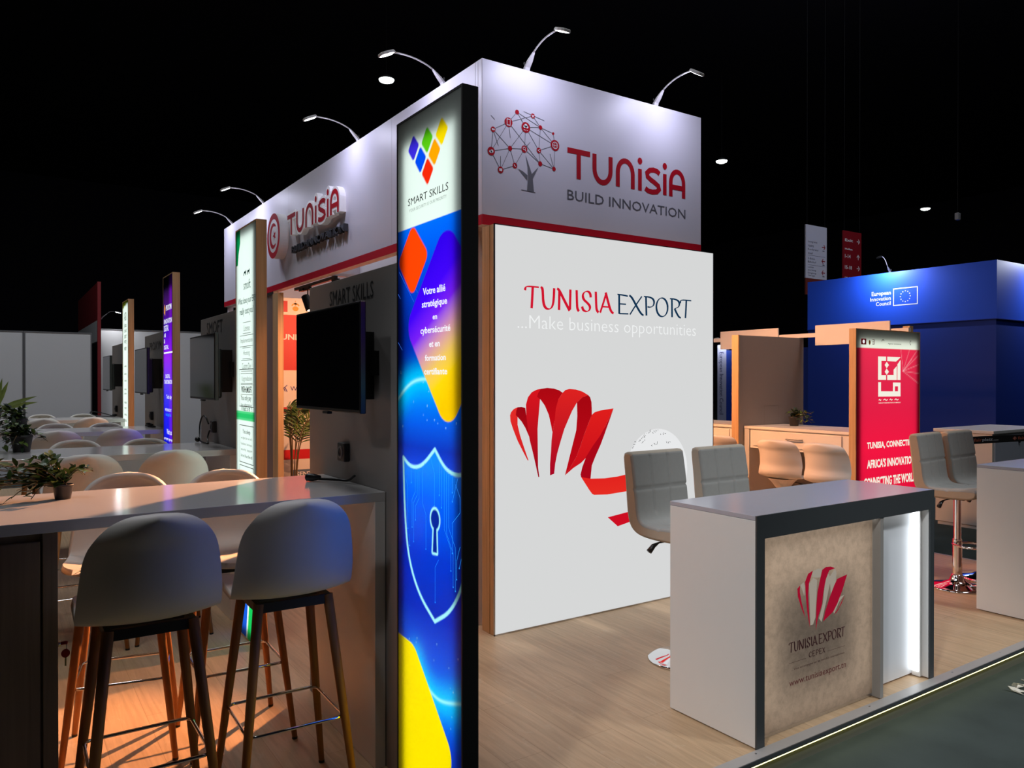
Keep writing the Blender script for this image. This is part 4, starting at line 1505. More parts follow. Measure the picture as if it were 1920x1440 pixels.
for dx, dy, dz, ln in ((.16, .0, 1, .42), (.30, .02, .9, .40), (-.1, .05, 1, .40), (.8, -.1, .42, .46), (.9, .1, .30, .44), (-.5, 0, .8, .38), (.02, .2, 1, .36)):
    leaf(bl.bm, (-.02, 10.45, 1.21), (dx, dy, dz), (dy, 1, .2), ln, .026, .3, .10)
bl.build('foliage', M['leaflight'], sp, smooth=True)

pl = thing('potted_palm', 'potted palm standing in the doorway of the orange-lit room', 'plant', (2.70, 8.36, 0))
MB().lathe([(.10, 0), (.13, .44), (.135, .47), (.12, .47), (.11, .44), (.001, .43)], (2.70, 8.36, 0), 24).build('pot', mat('palm_pot', S(92, 60, 40), 0.6), pl, smooth=True)
stm, fo, fo2 = MB(), MB(), MB()
rp = random.Random(21)
for i in range(11):
    a = 2 * PI * i / 11 + rp.uniform(-.2, .2)
    rch = rp.uniform(.14, .30)
    tip = Vector((max(2.64, 2.76 + rch * math.cos(a)), 8.36 + .6 * rch * math.sin(a), rp.uniform(1.0, 1.32)))
    b0 = Vector((2.71 + .03 * math.cos(a), 8.36 + .03 * math.sin(a), .44))
    mid = Vector((2.72 + .04 * math.cos(a), 8.36 + .04 * math.sin(a), tip.z * .95))
    pts = []
    for j in range(19):
        k = j / 18
        pts.append(b0 * (1 - k) ** 2 + mid * 2 * k * (1 - k) + tip * k * k)
    stm.tube(pts, .0055, 6)
    for j in range(9, 19):
        c = pts[j]
        dr = (pts[j] - pts[j - 1]).normalized()
        sd = dr.cross(Vector((0, -1, 0))).normalized()
        ln = .20 * (1.10 - .06 * abs(j - 13))
        for s in (-1, 1):
            dd = (dr * .75 + sd * s * .85 + Vector((0, rp.uniform(-.3, .3), .10))).normalized()
            if c.x + dd.x * ln < 2.60:
                ln2 = max(.04, (c.x - 2.60) / max(.05, -dd.x))
            else:
                ln2 = ln
            leaf((fo if i % 3 else fo2).bm, c, dd, (0, -1, .3), min(ln, ln2), .0085, .2, .30)
stm.build('stem', M['stem'], pl, smooth=True)
fo.build('frond', M['leaf'], pl, smooth=True)
fo2.build('frond', M['leaflight'], pl, smooth=True)


# ------------------------------------------------------------------ the room behind the doorway
gw = thing('graphic_wall', 'red and white printed wall inside the orange-lit room', 'wall panel', (2.6, 9.0, 0))
box('panel', mat('print_white', S(236, 228, 220), 0.5, var=.01), (2.60, 4.39, 9.0, 9.06, 0, 2.53), gw)
W_ = FY(9.0, 2.6)
q = MB()
rect(q, W_, 0, 1.79, 1.675, 2.33, .001)
rect(q, W_, 0, 1.79, 1.17, 1.24, .001)
rect(q, W_, 0, 1.79, .62, .735, .001)
rect(q, W_, .05, .245, 2.362, 2.492, .001)
q.build('red_print', mat('print_red', S(206, 20, 34), 0.5, var=0), gw)
q = MB()
letter(gw, M['whiteprint'], 'TUNISIA', W_, .095, .52, 2.033, 2.103, .03)
disc(q, W_, .15, 2.427, .036, .036, .002)
q.build('flag_disc', M['whiteprint'], gw)
q = MB()
for s in (0, 1, 2):
    stroke(q, W_, [(.165 + s * .022, 1.495 - s * .008), (.195 + s * .022, 1.43 - s * .004)], .010, .0015)
stroke(q, W_, [(.17, 1.44), (.24, 1.50)], .008, .0015)
word(q, 'WAVE', W_, .277, .50, 1.432, 1.486)
q.build('lettering', mat('print_violet', S(70, 50, 140), 0.5, var=0), gw)
q = MB()
rect(q, W_, .285, .75, .405, .495, .001)
q.build('grey_print', mat('print_slate', S(96, 116, 140), 0.5, var=0), gw)
q = MB()
word(q, 'SENTECH', W_, .345, .70, .415, .470, .03, .002)
q.build('lettering', M['whiteprint'], gw)
q = MB()
disc(q, W_, .34, 2.405, .036, .028, .0015)
stroke(q, W_, ell(.34, 2.425, .045, .04, 20, 160, 10), .014, .0015)
stroke(q, W_, [(.34, 2.44), (.34, 2.50)], .006, .0015)
disc(q, W_, .34, 2.46, .018, .012, .0015)
q.build('crest_print', mat('print_gold', S(220, 160, 30), 0.5, var=0), gw)

dj = thing('folding_curtain', 'pleated grey folding curtain at the left side of the doorway', 'curtain', (2.5, 8.55, 0))
pts = []
n = 9
for i in range(n + 1):
    pts.append((2.53 + (.016 if i % 2 else -.016), 8.43 + .36 * i / n))
cu = MB()
for a, b in zip(pts[:-1], pts[1:]):
    cu.poly([(a[0], a[1], .01), (b[0], b[1], .01), (b[0], b[1], 2.50), (a[0], a[1], 2.50)])
bmesh.ops.remove_doubles(cu.bm, verts=cu.bm.verts, dist=1e-5)
cu.build('pleats', mat('curtain_taupe', S(150, 134, 132), 0.5, var=.02), dj, solid=.004)
box('top_rail', M['steel'], (2.51, 2.55, 8.43, 8.80, 2.50, 2.529), dj)
tag(box('door_post', M['oak'], (2.50, 2.56, 8.235, 8.425, 0, 2.50)), 'oak post framing the doorway of the orange-lit room', 'door post')


def track_spot(loc, aim, label, power, angle, blend=.5, size=.03, col=WARM, rail_z=2.543, k=1.0):
    v = Vector(loc)
    d = (Vector(aim) - v).normalized()
    t = thing('track_spotlight', label, 'spotlight', loc, 0, 'black track spotlights')
    hd = MB()
    s = d.cross(Vector((0, 0, 1))).normalized()
    u = s.cross(d)
    n = 18
    rg = lambda r, q: [v + d * q * k + (s * math.cos(2 * PI * i / n) + u * math.sin(2 * PI * i / n)) * r * k for i in range(n)]
    hd.rings([rg(.026, -.075), rg(.034, -.068), rg(.036, .055), rg(.033, .060), rg(.030, .050)], cap=True)
    hd.build('lamp_head', M['plastic_black'], t, smooth=False)
    MB().tube([v + Vector((0, 0, .03)), v + Vector((0, 0, .10)), Vector((v.x, v.y, rail_z - .03))], .007, 8).build('stem', M['plastic_black'], t, smooth=True)
    box('adapter', M['plastic_black'], (v.x - .016, v.x + .016, v.y - .07, v.y + .07, rail_z - .040, rail_z - .0115), t)
    if power:
        le = MB()
        le.poly(rg(.024, .0605))
        le.build('lens', glow('warm_lens', (1.0, .62, .32), 9.0), t)
        l_ = light('spot_light', 'SPOT', v + d * .075 * k, power, col, size, Vector(aim), angle, blend, t)
    return t


rail = thing('light_track', 'black lighting track under the left fascia beside the doorway', 'light track', (2.6, 7.4, 2.53))
box('rail', M['plastic_black'], (2.60, 2.632, 6.84, 8.0, 2.500, 2.529), rail)
box('end_cap', M['plastic_black'], (2.595, 2.637, 7.72, 7.84, 2.475, 2.500), rail)
box('end_cap', M['plastic_black'], (2.595, 2.637, 6.80, 6.90, 2.475, 2.500), rail)
track_spot((2.616, 7.62, 2.335), (2.80, 7.38, 1.6), 'black cylindrical track spotlight hanging by the doorway', 60, 90, .6, rail_z=2.511, k=1.2)
track_spot((3.5, 6.9, 2.36), (3.3, 9.0, 1.2), 'track spotlight inside the canopy aimed at the printed wall', 215, 95, .6)
track_spot((2.64, 4.88, 2.36), (.0, 3.3, .9), 'track spotlight behind the blue light tower aimed at the nearest bar table', 1050, 56, .45, .035)
track_spot((2.64, 4.32, 2.36), (1.27, 4.49, 1.25), 'track spotlight behind the large lightbox aimed at the white poster tower', 150, 46, .6, .035)
track_spot((4.34, 4.95, 2.36), (6.2, 4.6, .85), 'track spotlight at the right side of the canopy aimed at the pale desks', 190, 95, .5, .035)
track_spot((4.34, 6.10, 2.36), (6.2, 5.6, .9), 'track spotlight at the right side of the canopy, farther back', 130, 95, .5, .035)
for nm, a in (('white lighting track hidden inside the canopy behind the blue light tower', (2.592, 2.66, 4.17, 5.4)), ('white lighting track hidden inside the canopy on its right', (4.32, 4.393, 4.6, 6.5)), ('white lighting beam crossing the canopy before the printed wall', (2.592, 4.393, 6.88, 6.92))):
    tag(box('light_track', M['fascia'], (a[0], a[1], a[2], a[3], 2.532, 2.560)), nm, 'light track')


# ------------------------------------------------------------------ reception counters
ct = thing('reception_counter', 'white reception counter with dark front frame and glowing red-logo panel', 'counter', (2.649, 2.104, 0), 0, 'white reception counters at the edge of the stand')
CX0, CX1, CY0, CY1, CZ = 2.649, 4.070, 2.112, 2.605, .987
box('side_panel', M['white'], (CX0, CX0 + .045, CY0, CY1, .006, CZ - .021), ct, .0015)
box('side_panel', M['white'], (CX1 - .04, CX1, CY0, CY1, .006, CZ - .021), ct, .0015)
box('countertop', M['greytop'], (CX0, CX1, CY0, CY1, CZ - .020, CZ), ct, .0015)
ff = MB()
ff.box(CX0, CX0 + .052, 2.104, CY0, 0, CZ).box(CX1 - .038, CX1, 2.104, CY0, 0, CZ).box(CX0 + .052, CX1 - .038, 2.104, CY0, CZ - .10, CZ)
ff.build('front_frame', M['anth'], ct)
box('apron', M['anth'], (CX0 + .046, CX1 - .042, CY0 + .001, CY0 + .02, CZ - .10, CZ - .022), ct)
box('divider', mat('divider_grey', S(150, 146, 140), 0.5), (3.578, 3.604, 2.108, 2.40, .004, CZ - .10), ct)
K = FY(2.150, 0)
MB().poly([K.p(2.70, .018), K.p(3.577, .018), K.p(3.577, CZ - .10), K.p(2.70, CZ - .10)]).build('logo_panel', backlit('frosted_panel', None, S(196, 182, 168), .03, .4, .22), ct)
MB().box(2.70, 3.577, 2.1515, 2.159, .004, .018).build('panel_rail', M['steel'], ct)
bk = MB()
bk.box(2.697, 3.577, 2.300, 2.312, .02, CZ - .022)
bk.build('back_board', mat('inside_grey', S(120, 116, 112), 0.7), ct)
WLED = glow('panel_led_warm', (1.0, .86, .72), 1.25, False)
g = MB()
yb = 2.27
for a0, a1, z0, z1 in ((2.71, 2.83, .06, .86), (3.44, 3.565, .06, .86), (2.83, 3.44, .05, .14), (2.83, 3.44, .66, .86)):
    g.poly([(a0, yb, z0), (a1, yb, z0), (a1, yb, z1), (a0, yb, z1)])
g.build('backlight', WLED, ct)
g = MB()
g.poly([(2.83, yb + .002, .14), (3.44, yb + .002, .14), (3.44, yb + .002, .66), (2.83, yb + .002, .66)])
g.build('backlight', glow('panel_centre_glow', (1.0, .88, .78), .10, False), ct)  # dim glowing plate added to brighten the middle of the panel
box('side_strip', glow('panel_led_cool', (.90, .95, 1.0), 3.6), (4.004, 4.009, 2.152, 2.186, .03, CZ - .11), ct)
box('top_strip', glow('panel_led_top', (1.0, .97, .93), 3.0), (2.73, 4.0, 2.134, 2.146, CZ - .1045, CZ - .1005), ct)
box('white_panel', mat('panel_white', S(226, 230, 234), 0.4, var=.015, scale=8), (3.606, 4.029, 2.190, 2.205, .012, CZ - .022), ct)
box('corner_trim', M['white'], (4.010, 4.029, 2.146, 2.189, .005, CZ - .10), ct)
LG = dict(a=[(2.984,.622),(3.004,.634),(3.002,.605),(3.014,.558),(3.044,.479),(3.014,.529),(2.988,.585)],
          b=[(3.098,.688),(3.062,.678),(3.04,.644),(3.047,.568),(3.056,.507),(3.077,.428),(3.068,.52),(3.062,.581),(3.068,.632)],
          d=[(3.267,.676),(3.235,.688),(3.197,.691),(3.169,.682),(3.153,.642),(3.133,.585),(3.125,.525),(3.121,.409),(3.135,.463),(3.166,.519),(3.178,.578),(3.197,.636),(3.222,.671)],
          f=[(3.365,.633),(3.286,.623),(3.261,.596),(3.223,.54),(3.191,.484),(3.176,.441),(3.255,.474),(3.287,.507),(3.326,.563)])
q = MB()
for s in LG.values():
    flat(q, K, s)
flat(q, K, [(3.348, .539), (3.319, .50), (3.28, .465), (3.262, .459), (3.287, .47), (3.319, .51)])
q.build('logo_print', glow('logo_red_lit', S(150, 14, 42), 1.0, False), ct)
q = MB()
for s in ([(3.098, .684), (3.135, .692), (3.169, .686), (3.153, .65), (3.129, .65), (3.092, .659)], [(3.267, .674), (3.28, .655), (3.273, .60), (3.25, .53), (3.235, .56), (3.225, .64)], [(3.005, .634), (3.03, .645), (3.04, .62), (3.035, .58), (3.02, .61)],
          [(3.070, .63), (3.10, .655), (3.13, .64), (3.125, .56), (3.118, .47), (3.10, .44), (3.08, .44), (3.075, .52)], [(3.345, .54), (3.30, .51), (3.262, .462), (3.25, .48), (3.275, .53)], [(3.19, .62), (3.215, .66), (3.235, .63), (3.20, .53), (3.165, .44), (3.145, .46), (3.175, .53)]):
    flat(q, K, s, .0012)
q.build('logo_print', glow('logo_silver_lit', S(150, 142, 130), 1.0, False), ct)
q = MB()
sx = (3.346 - 2.925) / (1.706 - .226)
bx = lambda L_b: [(2.925 + (a - .226) * sx, 2.925 + (b - .226) * sx) for a, b in L_b]
serif(q, K, 'TUNISIA', bx(TE_BOX), .343, .387, .0072, .0026)
serif(q, K, 'EXPORT', bx(EX_BOX), .343, .387, .0072, .0026)
serif(q, K, 'CEPEX', [(3.069 + i * .0255, 3.069 + i * .0255 + .020) for i in range(5)], .295, .319, .0045, .0018)
for a0, a1 in ((2.925, 3.05), (3.21, 3.346)):
    stroke(q, K, [(a0, .296), (a1, .296)], .0012)
word(q, '... Vous accompagne sur les marchés internationaux', K, 2.942, 3.345, .257, .270)
q.build('lettering', mat('ink_brown', S(70, 26, 32), 0.6, var=0), ct)
q = MB()
word(q, 'www.tunisiaexport.tn', K, 2.928, 3.356, .183, .220)
q.build('lettering', mat('ink_maroon', S(104, 20, 34), 0.6, var=0), ct)
dup(ct, (2.649 + 2.877, 2.104 - .032, 0), 0, 'white reception counter at the right edge, nearest the blue booth')


# ------------------------------------------------------------------ quilted grey bar stools on chrome columns
def quilted_cushion():
    """L-shaped pad: front of the back and top of the seat carry the quilting; local front is +Y"""
    face = [(.205, .735), (.205, .752), (.19, .764), (.10, .762), (.0, .756), (-.08, .756), (-.125, .768), (-.145, .80), (-.155, .86), (-.168, .98), (-.188, 1.10), (-.196, 1.140)]
    rear = [(-.212, 1.154), (-.250, 1.152), (-.268, 1.135), (-.264, 1.09), (-.250, .98), (-.240, .86), (-.232, .79), (-.212, .735), (-.165, .700), (-.08, .686), (.05, .686), (.16, .690), (.198, .705)]

    def dense(p, n):
        p = smooth_line(p, 2)
        L = [0]
        for a, b in zip(p[:-1], p[1:]):
            L.append(L[-1] + math.hypot(b[0] - a[0], b[1] - a[1]))
        out, j = [], 0
        for i in range(n + 1):
            s = L[-1] * i / n
            while j < len(L) - 2 and L[j + 1] < s:
                j += 1
            u = (s - L[j]) / (L[j + 1] - L[j])
            out.append((p[j][0] + (p[j + 1][0] - p[j][0]) * u, p[j][1] + (p[j + 1][1] - p[j][1]) * u, s))
        return out, L[-1]
    F_, TF = dense(face, 64)
    Rr, TR = dense([face[-1]] + rear + [face[0]], 40)
    loop = [(y, z, s, True) for y, z, s in F_] + [(y, z, s, False) for y, z, s in Rr[1:-1]]
    k = len(loop)
    W, nx = .215, 48
    back_lines = [TF - .195]
    seat_lines = [.03 + .19]
    bm = bmesh.new()
    rows = []
    for c in range(nx + 1):
        x = -W + 2 * W * c / nx
        e = 1 - abs(x) / W
        rnd_ = .014 * max(0, 1 - e / .05) ** 2
        row = []
        for i, (y, z, s, isf) in enumerate(loop):
            a, b = loop[i - 1], loop[(i + 1) % k]
            ty, tz = b[0] - a[0], b[1] - a[1]
            l = math.hypot(ty, tz) or 1
            ny, nz = -tz / l, ty / l      # inward for this winding
            dd = 0.0
            if isf and .02 < s < TF - .01:
                gx = min(abs(x - W / 3), abs(x + W / 3))
                gs = min(abs(s - q_) for q_ in back_lines + seat_lines)
                if abs(s - .36) > .03:
                    dd = .0085 * max(math.exp(-(gx / .007) ** 2), math.exp(-(gs / .007) ** 2))
            dd += rnd_
            row.append(bm.verts.new((x, y + ny * dd, z + nz * dd)))
        rows.append(row)
    for a, b in zip(rows[:-1], rows[1:]):
        for i in range(k):
            f = bm.faces.new((a[i], a[(i + 1) % k], b[(i + 1) % k], b[i]))
            f.material_index = 0 if (loop[i][3] and 0 < i < len(F_) - 1) else 1
    for r in (rows[0], rows[-1]):
        f = bm.faces.new(r)
        f.material_index = 1
    return bm


def make_quilted():
    t = thing('quilted_bar_stool', '', 'stool', (0, 0, 0))
    m = MB()
    m.bm.free()
    m.bm = quilted_cushion()
    o = m.build('cushion', M['velvet'], t, smooth=True)
    o.data.materials.append(M['velvetside'])
    for p in o.data.polygons:
        if len(p.vertices) > 8:
            p.use_smooth = False
    MB().box(-.09, .09, -.10, .08, .668, .690).build('seat_plate', M['plastic_black'], t, bevel=.004)
    MB().lathe([(.024, .30), (.025, .31), (.025, .668), (.001, .668)], (0, 0, 0), 20).build('gas_lift', M['chrome'], t, smooth=False)
    MB().lathe([(.032, .055), (.032, .36), (.030, .365), (.001, .365)], (0, 0, 0), 20).build('column', M['chrome'], t)
    MB().lathe([(.001, .0), (.195, .0), (.2, .004), (.198, .009), (.17, .018), (.10, .032), (.055, .052), (.042, .085), (.036, .10), (.001, .10)], (0, 0, 0), 40).build('base', M['chrome'], t, smooth=True)
    pts = [(.03 * 1, -.02, .33)] + [(.115 * math.sin(a), .055 - .115 * math.cos(a) * 1 + .045, .33) for a in [math.radians(25 + 31 * i) for i in range(11)]] + [(-.03, -.02, .33)]
    MB().tube(pts, .009, 8).build('footrest', M['chrome'], t, smooth=True)
    MB().tube([(.05, -.02, .672), (.17, -.03, .668), (.205, -.035, .655), (.235, -.04, .625)], [.005, .005, .013, .016], 8).build('lever', M['plastic_black'], t, smooth=True)
    return t


qs = make_quilted()
QG = 'grey quilted bar stools behind the counters'
qs.location = (3.18, 3.02, 0)
qs.rotation_euler = (0, 0, PI + .03)
qs['label'] = 'grey quilted bar stool standing before the ribbon picture, fully showing its backrest'
qs['group'] = QG
dup(qs, (3.73, 3.02, 0), PI + .02, 'grey quilted bar stool at the right corner of the large lightbox', QG)
dup(qs, (6.00, 2.93, 0), PI + .10, 'grey quilted bar stool in front of the red light panel, chrome foot ring showing', QG)
dup(qs, (6.46, 2.93, 0), PI + .06, 'grey quilted bar stool beside the right edge counter, pinkish side glowing', QG)


# ------------------------------------------------------------------ right-hand stations: fins, desks, header boards
rl = thing('lightbox', 'red glowing light panel with white emblem and slogan, oak edged', 'lightbox', (6.05, 3.787, 0))
hs = MB()
hs.box(6.05, 6.058, 3.787, 3.85, 0, 2.0).box(7.062, 7.07, 3.787, 3.85, 0, 2.0).box(6.058, 7.062, 3.842, 3.85, 0, 2.0).box(6.058, 7.062, 3.787, 3.842, 1.992, 2.0).box(6.058, 7.062, 3.787, 3.842, 0, .008)
hs.build('housing', M['oak'], rl)
Q = FY(3.787, 6.05)


def paint_red(P):
    a, z = P[:, 0], P[:, 1]
    C = ramp(z, [(0, (200, 8, 44)), (.6, (226, 16, 60)), (.95, (240, 22, 66)), (1.3, (226, 30, 70)), (1.6, (222, 40, 76)), (1.838, (236, 46, 82))])
    w = z > 1.838
    C[w] = np.array(S(238, 246, 232))
    c0 = np.array((.735, 1.64))
    for e in ((.99, 1.70), (.99, 1.53), (.97, 1.83), (.84, 1.83), (.88, 1.75), (1.0, 1.62), (.98, 1.78), (.70, 1.83)):
        lay(C, np.exp(-(line_d(P, [c0, e]) / .004) ** 2) * .35 * (~w), S(255, 190, 200))
    return C


painted_panel('display_panel', Q, .008, 1.012, .008, 1.992, .010, .010, paint_red, PRINT, rl, -.002)
e = MB()
e.poly([Q.p(.075, .06, -.030), Q.p(.965, .06, -.030), Q.p(.965, 1.905, -.030), Q.p(.075, 1.905, -.030)])
e.build('backlight', glow('led_backlight_soft', (1.0, 1.0, .95), 1.3, False), rl)
li = MB()  # dark sheets added inside so bounced light leaves the margins dark
for a in ((0.0085, .011, .009, 1.991), (1.009, 1.0115, .009, 1.991), (.011, 1.009, 1.988, 1.991)):
    fbox(li, Q, a[0], a[1], a[2], a[3], -.004, -.054)
fbox(li, Q, .011, 1.009, .009, 1.988, -.0535, -.0545)
li.build('added_liner', M['black'], rl)
q = MB()
dx = 6.05
CREAM = glow('print_cream_lit', S(244, 240, 224), 1.0, False)
SH = lambda l: [(a - dx, z) for a, z in l]
for s in ([(6.384,1.766),(6.508,1.766),(6.508,1.728),(6.435,1.728),(6.435,1.603),(6.509,1.603),(6.509,1.561),(6.384,1.561)], [(6.528,1.766),(6.741,1.764),(6.669,1.725),(6.528,1.727)], [(6.741,1.741),(6.741,1.56),(6.69,1.56),(6.69,1.70)],
          [(6.528,1.605),(6.629,1.605),(6.629,1.652),(6.679,1.684),(6.68,1.56),(6.528,1.56)], [(6.518,1.721),(6.554,1.693),(6.518,1.663),(6.487,1.693)], [(6.518,1.662),(6.554,1.633),(6.518,1.605),(6.488,1.633)],
          [(6.387,1.541),(6.43,1.541),(6.43,1.461),(6.619,1.459),(6.619,1.538),(6.741,1.537),(6.741,1.504),(6.65,1.504),(6.65,1.459),(6.701,1.459),(6.701,1.504),(6.741,1.504),(6.742,1.413),(6.387,1.415)]):
    flat(q, Q, SH(s), -.0005)
for i, wd in enumerate((.05, .09, .06, .08)):
    x0 = .345 + [0, .07, .17, .25][i]
    stroke(q, Q, [(x0, 1.383), (x0 + wd * .3, 1.392), (x0 + wd * .5, 1.380), (x0 + wd * .8, 1.388)], .007, -.0005)
letter(rl, CREAM, 'AGENCE TUNISIENNE POUR LE NUMERIQUE', Q, .342, .692, 1.352, 1.364, .01, -.0005)
letter(rl, CREAM, 'TUNISIA, CONNECTING', Q, .170, .93, .955, 1.022, .035, -.0005)
letter(rl, CREAM, "AFRICA'S INNOVATION", Q, .170, .93, .795, .872, .035, -.0005)
letter(rl, CREAM, 'CONNECTING THE WORLD', Q, .125, .95, .632, .715, .035, -.0005)
q.build('emblem_print', CREAM, rl)
q = MB()
rect(q, Q, .077, .154, 1.865, 1.915, -.0005)
q.build('flag_print', mat('logo_red2', S(200, 10, 40), 0.5, var=0), rl)
q = MB()
disc(q, Q, .115, 1.89, .016, .016, .0002)
q.build('flag_disc', glow('print_white_lit', S(240, 242, 242), 1.0, False), rl)
q = MB()
disc(q, Q, .205, 1.885, .014, .02, -.0005)
q.build('crest_print', mat('print_gold', S(220, 160, 30), 0.5, var=0), rl)
q = MB()
stroke(q, Q, [(.245, 1.908), (.275, 1.908), (.275, 1.872), (.245, 1.872)], .006, -.0005)
stroke(q, Q, [(.245, 1.89), (.275, 1.89)], .006, -.0005)
q.build('letter_print', mat('ink_rose', S(196, 80, 96), 0.6, var=0), rl)
q = MB()
word(q, 'Agence tunisienne', Q, .487, .70, 1.872, 1.889, .01, -.0005)
stroke(q, Q, ell(.41, 1.895, .02, .018, 30, 170, 8), .007, -.0005)
stroke(q, Q, ell(.86, 1.898, .014, .018, 60, 280, 8), .006, -.0005)
q.build('lettering', mat('ink_dark', S(78, 80, 80), 0.6, var=0), rl)

fin = thing('fin_panel', 'grey fin panel with bright oak front edge between the two pale desks', 'wall panel', (6.02, 5.0, 0))
box('panel', mat('fin_grey', S(150, 146, 144), 0.6, var=.02), (6.035, 7.05, 5.008, 5.085, 0, 2.0), fin)
box('edge', M['oak'], (6.02, 6.035, 5.006, 5.087, 0, 2.002), fin)
hd = MB()
stroke(hd, FY(5.008, 6.035), [(.38, .9), (.38, 1.30), (.60, 1.30), (.60, .9)], .003)
hd.build('cover_plate', mat('plate_line', S(132, 126, 122), 0.6, var=0), fin)


def desk(y0, y1, label):
    t = thing('desk', label, 'desk', (6.1, y0, 0), 0, 'pale high desks with a drawer')
    box('desktop', M['white'], (6.10, 6.72, y0, y1, 1.085, 1.11), t, .002)
    box('drawer_case', M['white'], (6.118, 6.70, y0 + .004, y1 - .06, .90, 1.085), t)
    dr = box('drawer_front', M['white'], (6.104, 6.118, y0 + .10, y1 - .10, .925, 1.07), t, .003)
    m = MB()
    yc = (y0 + y1) / 2
    m.tube([(6.104, yc - .08, 1.01), (6.08, yc - .08, 1.01), (6.076, yc - .06, 1.01), (6.076, yc + .06, 1.01), (6.08, yc + .08, 1.01), (6.104, yc + .08, 1.01)], .006, 8)
    m.build('handle', M['steel'], dr, smooth=True)
    box('leg', M['white'], (6.105, 6.72, y1 - .055, y1, 0, 1.085), t)
    return t


desk(3.856, 5.000, 'pale high desk with drawer between the grey fin and the red light panel')
desk(5.09, 6.20, 'pale high desk half hidden behind the large lightbox edge')
tag(box('base_cabinet', mat('fin_grey', S(150, 146, 144), 0.6), (6.75, 7.0, 4.30, 4.94, 0, .88)), 'grey base cabinet behind the pale desk beneath the grey fin', 'cabinet')

st_ = [(-.06, .02, .12, 9), (.02, -.05, .13, 9), (.09, -.12, .07, 9), (.05, -.16, .03, 9)] + [(rd.uniform(-.1, .12), rd.uniform(-.2, .08), rd.uniform(.03, .14), 9) for _ in range(12)]
vine_plant('potted_vine', 'dark bushy plant in a black pot on the desk beside the grey fin', (6.50, 4.72, 1.11), .055, .09, st_, 15, M['leafdark'], .045, 'small potted plants on the desks')
st_ = [(rd.uniform(-.1, .1), rd.uniform(-.12, .12), rd.uniform(.03, .24), 9) for _ in range(14)]
vine_plant('potted_vine', 'dark plant on the half hidden desk beside the large lightbox edge', (6.55, 6.09, 1.11), .055, .09, st_, 16, M['leafdark'], .045, 'small potted plants on the desks')


def make_plastic_stool():
    t = thing('pedestal_stool', '', 'stool', (0, 0, 0))
    m = MB()
    m.bm.free()
    m.bm = shell_mesh(front=.20, seat=.71, top=1.035, back_y=-.17, w_seat=.19, w_back=.21, w_top=.195, wrap=.11, nu=20, corner=.08, sq=3.4)
    m.build('shell', M['peach'], t, smooth=True, solid=.012)
    MB().lathe([(.13, .700), (.09, .66), (.045, .60), (.034, .56), (.033, .02), (.001, .02)], (0, -.03, 0), 20).build('column', M['peach'], t, smooth=False)
    MB().lathe([(.001, 0), (.19, 0), (.195, .006), (.18, .014), (.05, .03), (.04, .05), (.001, .05)], (0, -.03, 0), 32).build('base', M['peach'], t, smooth=True)
    MB().tube([(.035, 0, .68), (.12, .02, .665), (.16, .02, .655)], [.005, .005, .009], 8).build('lever', M['plastic_black'], t, smooth=True)
    return t


ps = make_plastic_stool()
PSG = 'white plastic pedestal stools at the desks'
ps.location = (5.75, 4.27, 0)
ps.rotation_euler = (0, 0, -1.52)
ps['label'] = 'white plastic pedestal stool in front of the grey fin, left of its pair'
ps['group'] = PSG
dup(ps, (5.75, 3.81, 0), -1.56, 'white plastic pedestal stool next to the oak edge of the red light panel', PSG)
dup(ps, (5.75, 5.02, 0), -1.1, 'white plastic pedestal stool half hidden behind the large lightbox edge', PSG)


def header(y0, y1, label):
    return tag(box('header_board', mat('board_white', S(226, 220, 216), 0.5, var=.01), (6.985, 7.0, y0, y1, 1.915, 2.120), None, .002), label, 'sign board', 'blank header boards on the rail')


header(5.275, 6.07, 'blank white header board above the half hidden desk, left one')
header(4.03, 4.825, 'blank white header board just left of the red light panel')
rr = MB()
rr.box(7.001, 7.045, 3.86, 7.4, 2.003, 2.045)
tag(rr.build('header_rail', mat('board_white', S(226, 220, 216), 0.5)), 'long white rail carrying the blank header boards over the desks', 'rail')
tag(box('rail_post', M['oak'], (7.05, 7.11, 3.875, 3.94, 0, 2.065)), 'oak post just visible behind the red light panel', 'post')
arm_lamp((13.31, 11.50, 2.34), (-1, 0, 0), .26, 'small lit arm lamp over the pale strip beside the large lightbox edge', 4.5, 14, True, 'far arm lamps', (1, .98, .95), .0)


# ------------------------------------------------------------------ blue booth and things around it
bb = thing('blue_booth', 'tall royal blue booth block with white council lettering and star flag', 'booth', (13.2, 5.85, HALL_Z))
box('wall', M['blue'], (13.2, 17.5, 5.853, 9.285, 2.54, 3.475), bb)
box('wall', M['navy'], (13.215, 17.5, 5.868, 9.285, HALL_Z, 2.535), bb)
box('ledge', M['navy'], (13.19, 17.5, 5.843, 9.29, 2.533, 2.545), bb)
q = MB()
BF = FX(13.2, 9.285)
for txt, yl, z0, z1 in (('European', 7.955, 3.058, 3.155), ('Innovation', 7.985, 2.985, 3.055), ('Council', 7.875, 2.895, 2.965)):
    letter(bb, M['whiteprint'], txt, BF, 9.285 - yl, 9.285 - 7.597, z0, z1, .012)
stroke(q, BF, [(9.285 - 7.548, 2.880), (9.285 - 7.122, 2.880), (9.285 - 7.122, 3.173), (9.285 - 7.548, 3.173)], .016, .0015, 0, True)
for i in range(12):
    a = 2 * PI * i / 12
    cx, cz = 9.285 - 7.334 + .088 * math.cos(a), 3.026 + .094 * math.sin(a)
    pts = []
    for k in range(10):
        r = .014 if k % 2 == 0 else .006
        pts.append((cx + r * math.sin(2 * PI * k / 10), cz + r * math.cos(2 * PI * k / 10)))
    sq = MB()
    flat(sq, BF, pts)
    sq.build('star', M['whiteprint'], bb)
q.build('flag_outline', M['whiteprint'], bb)
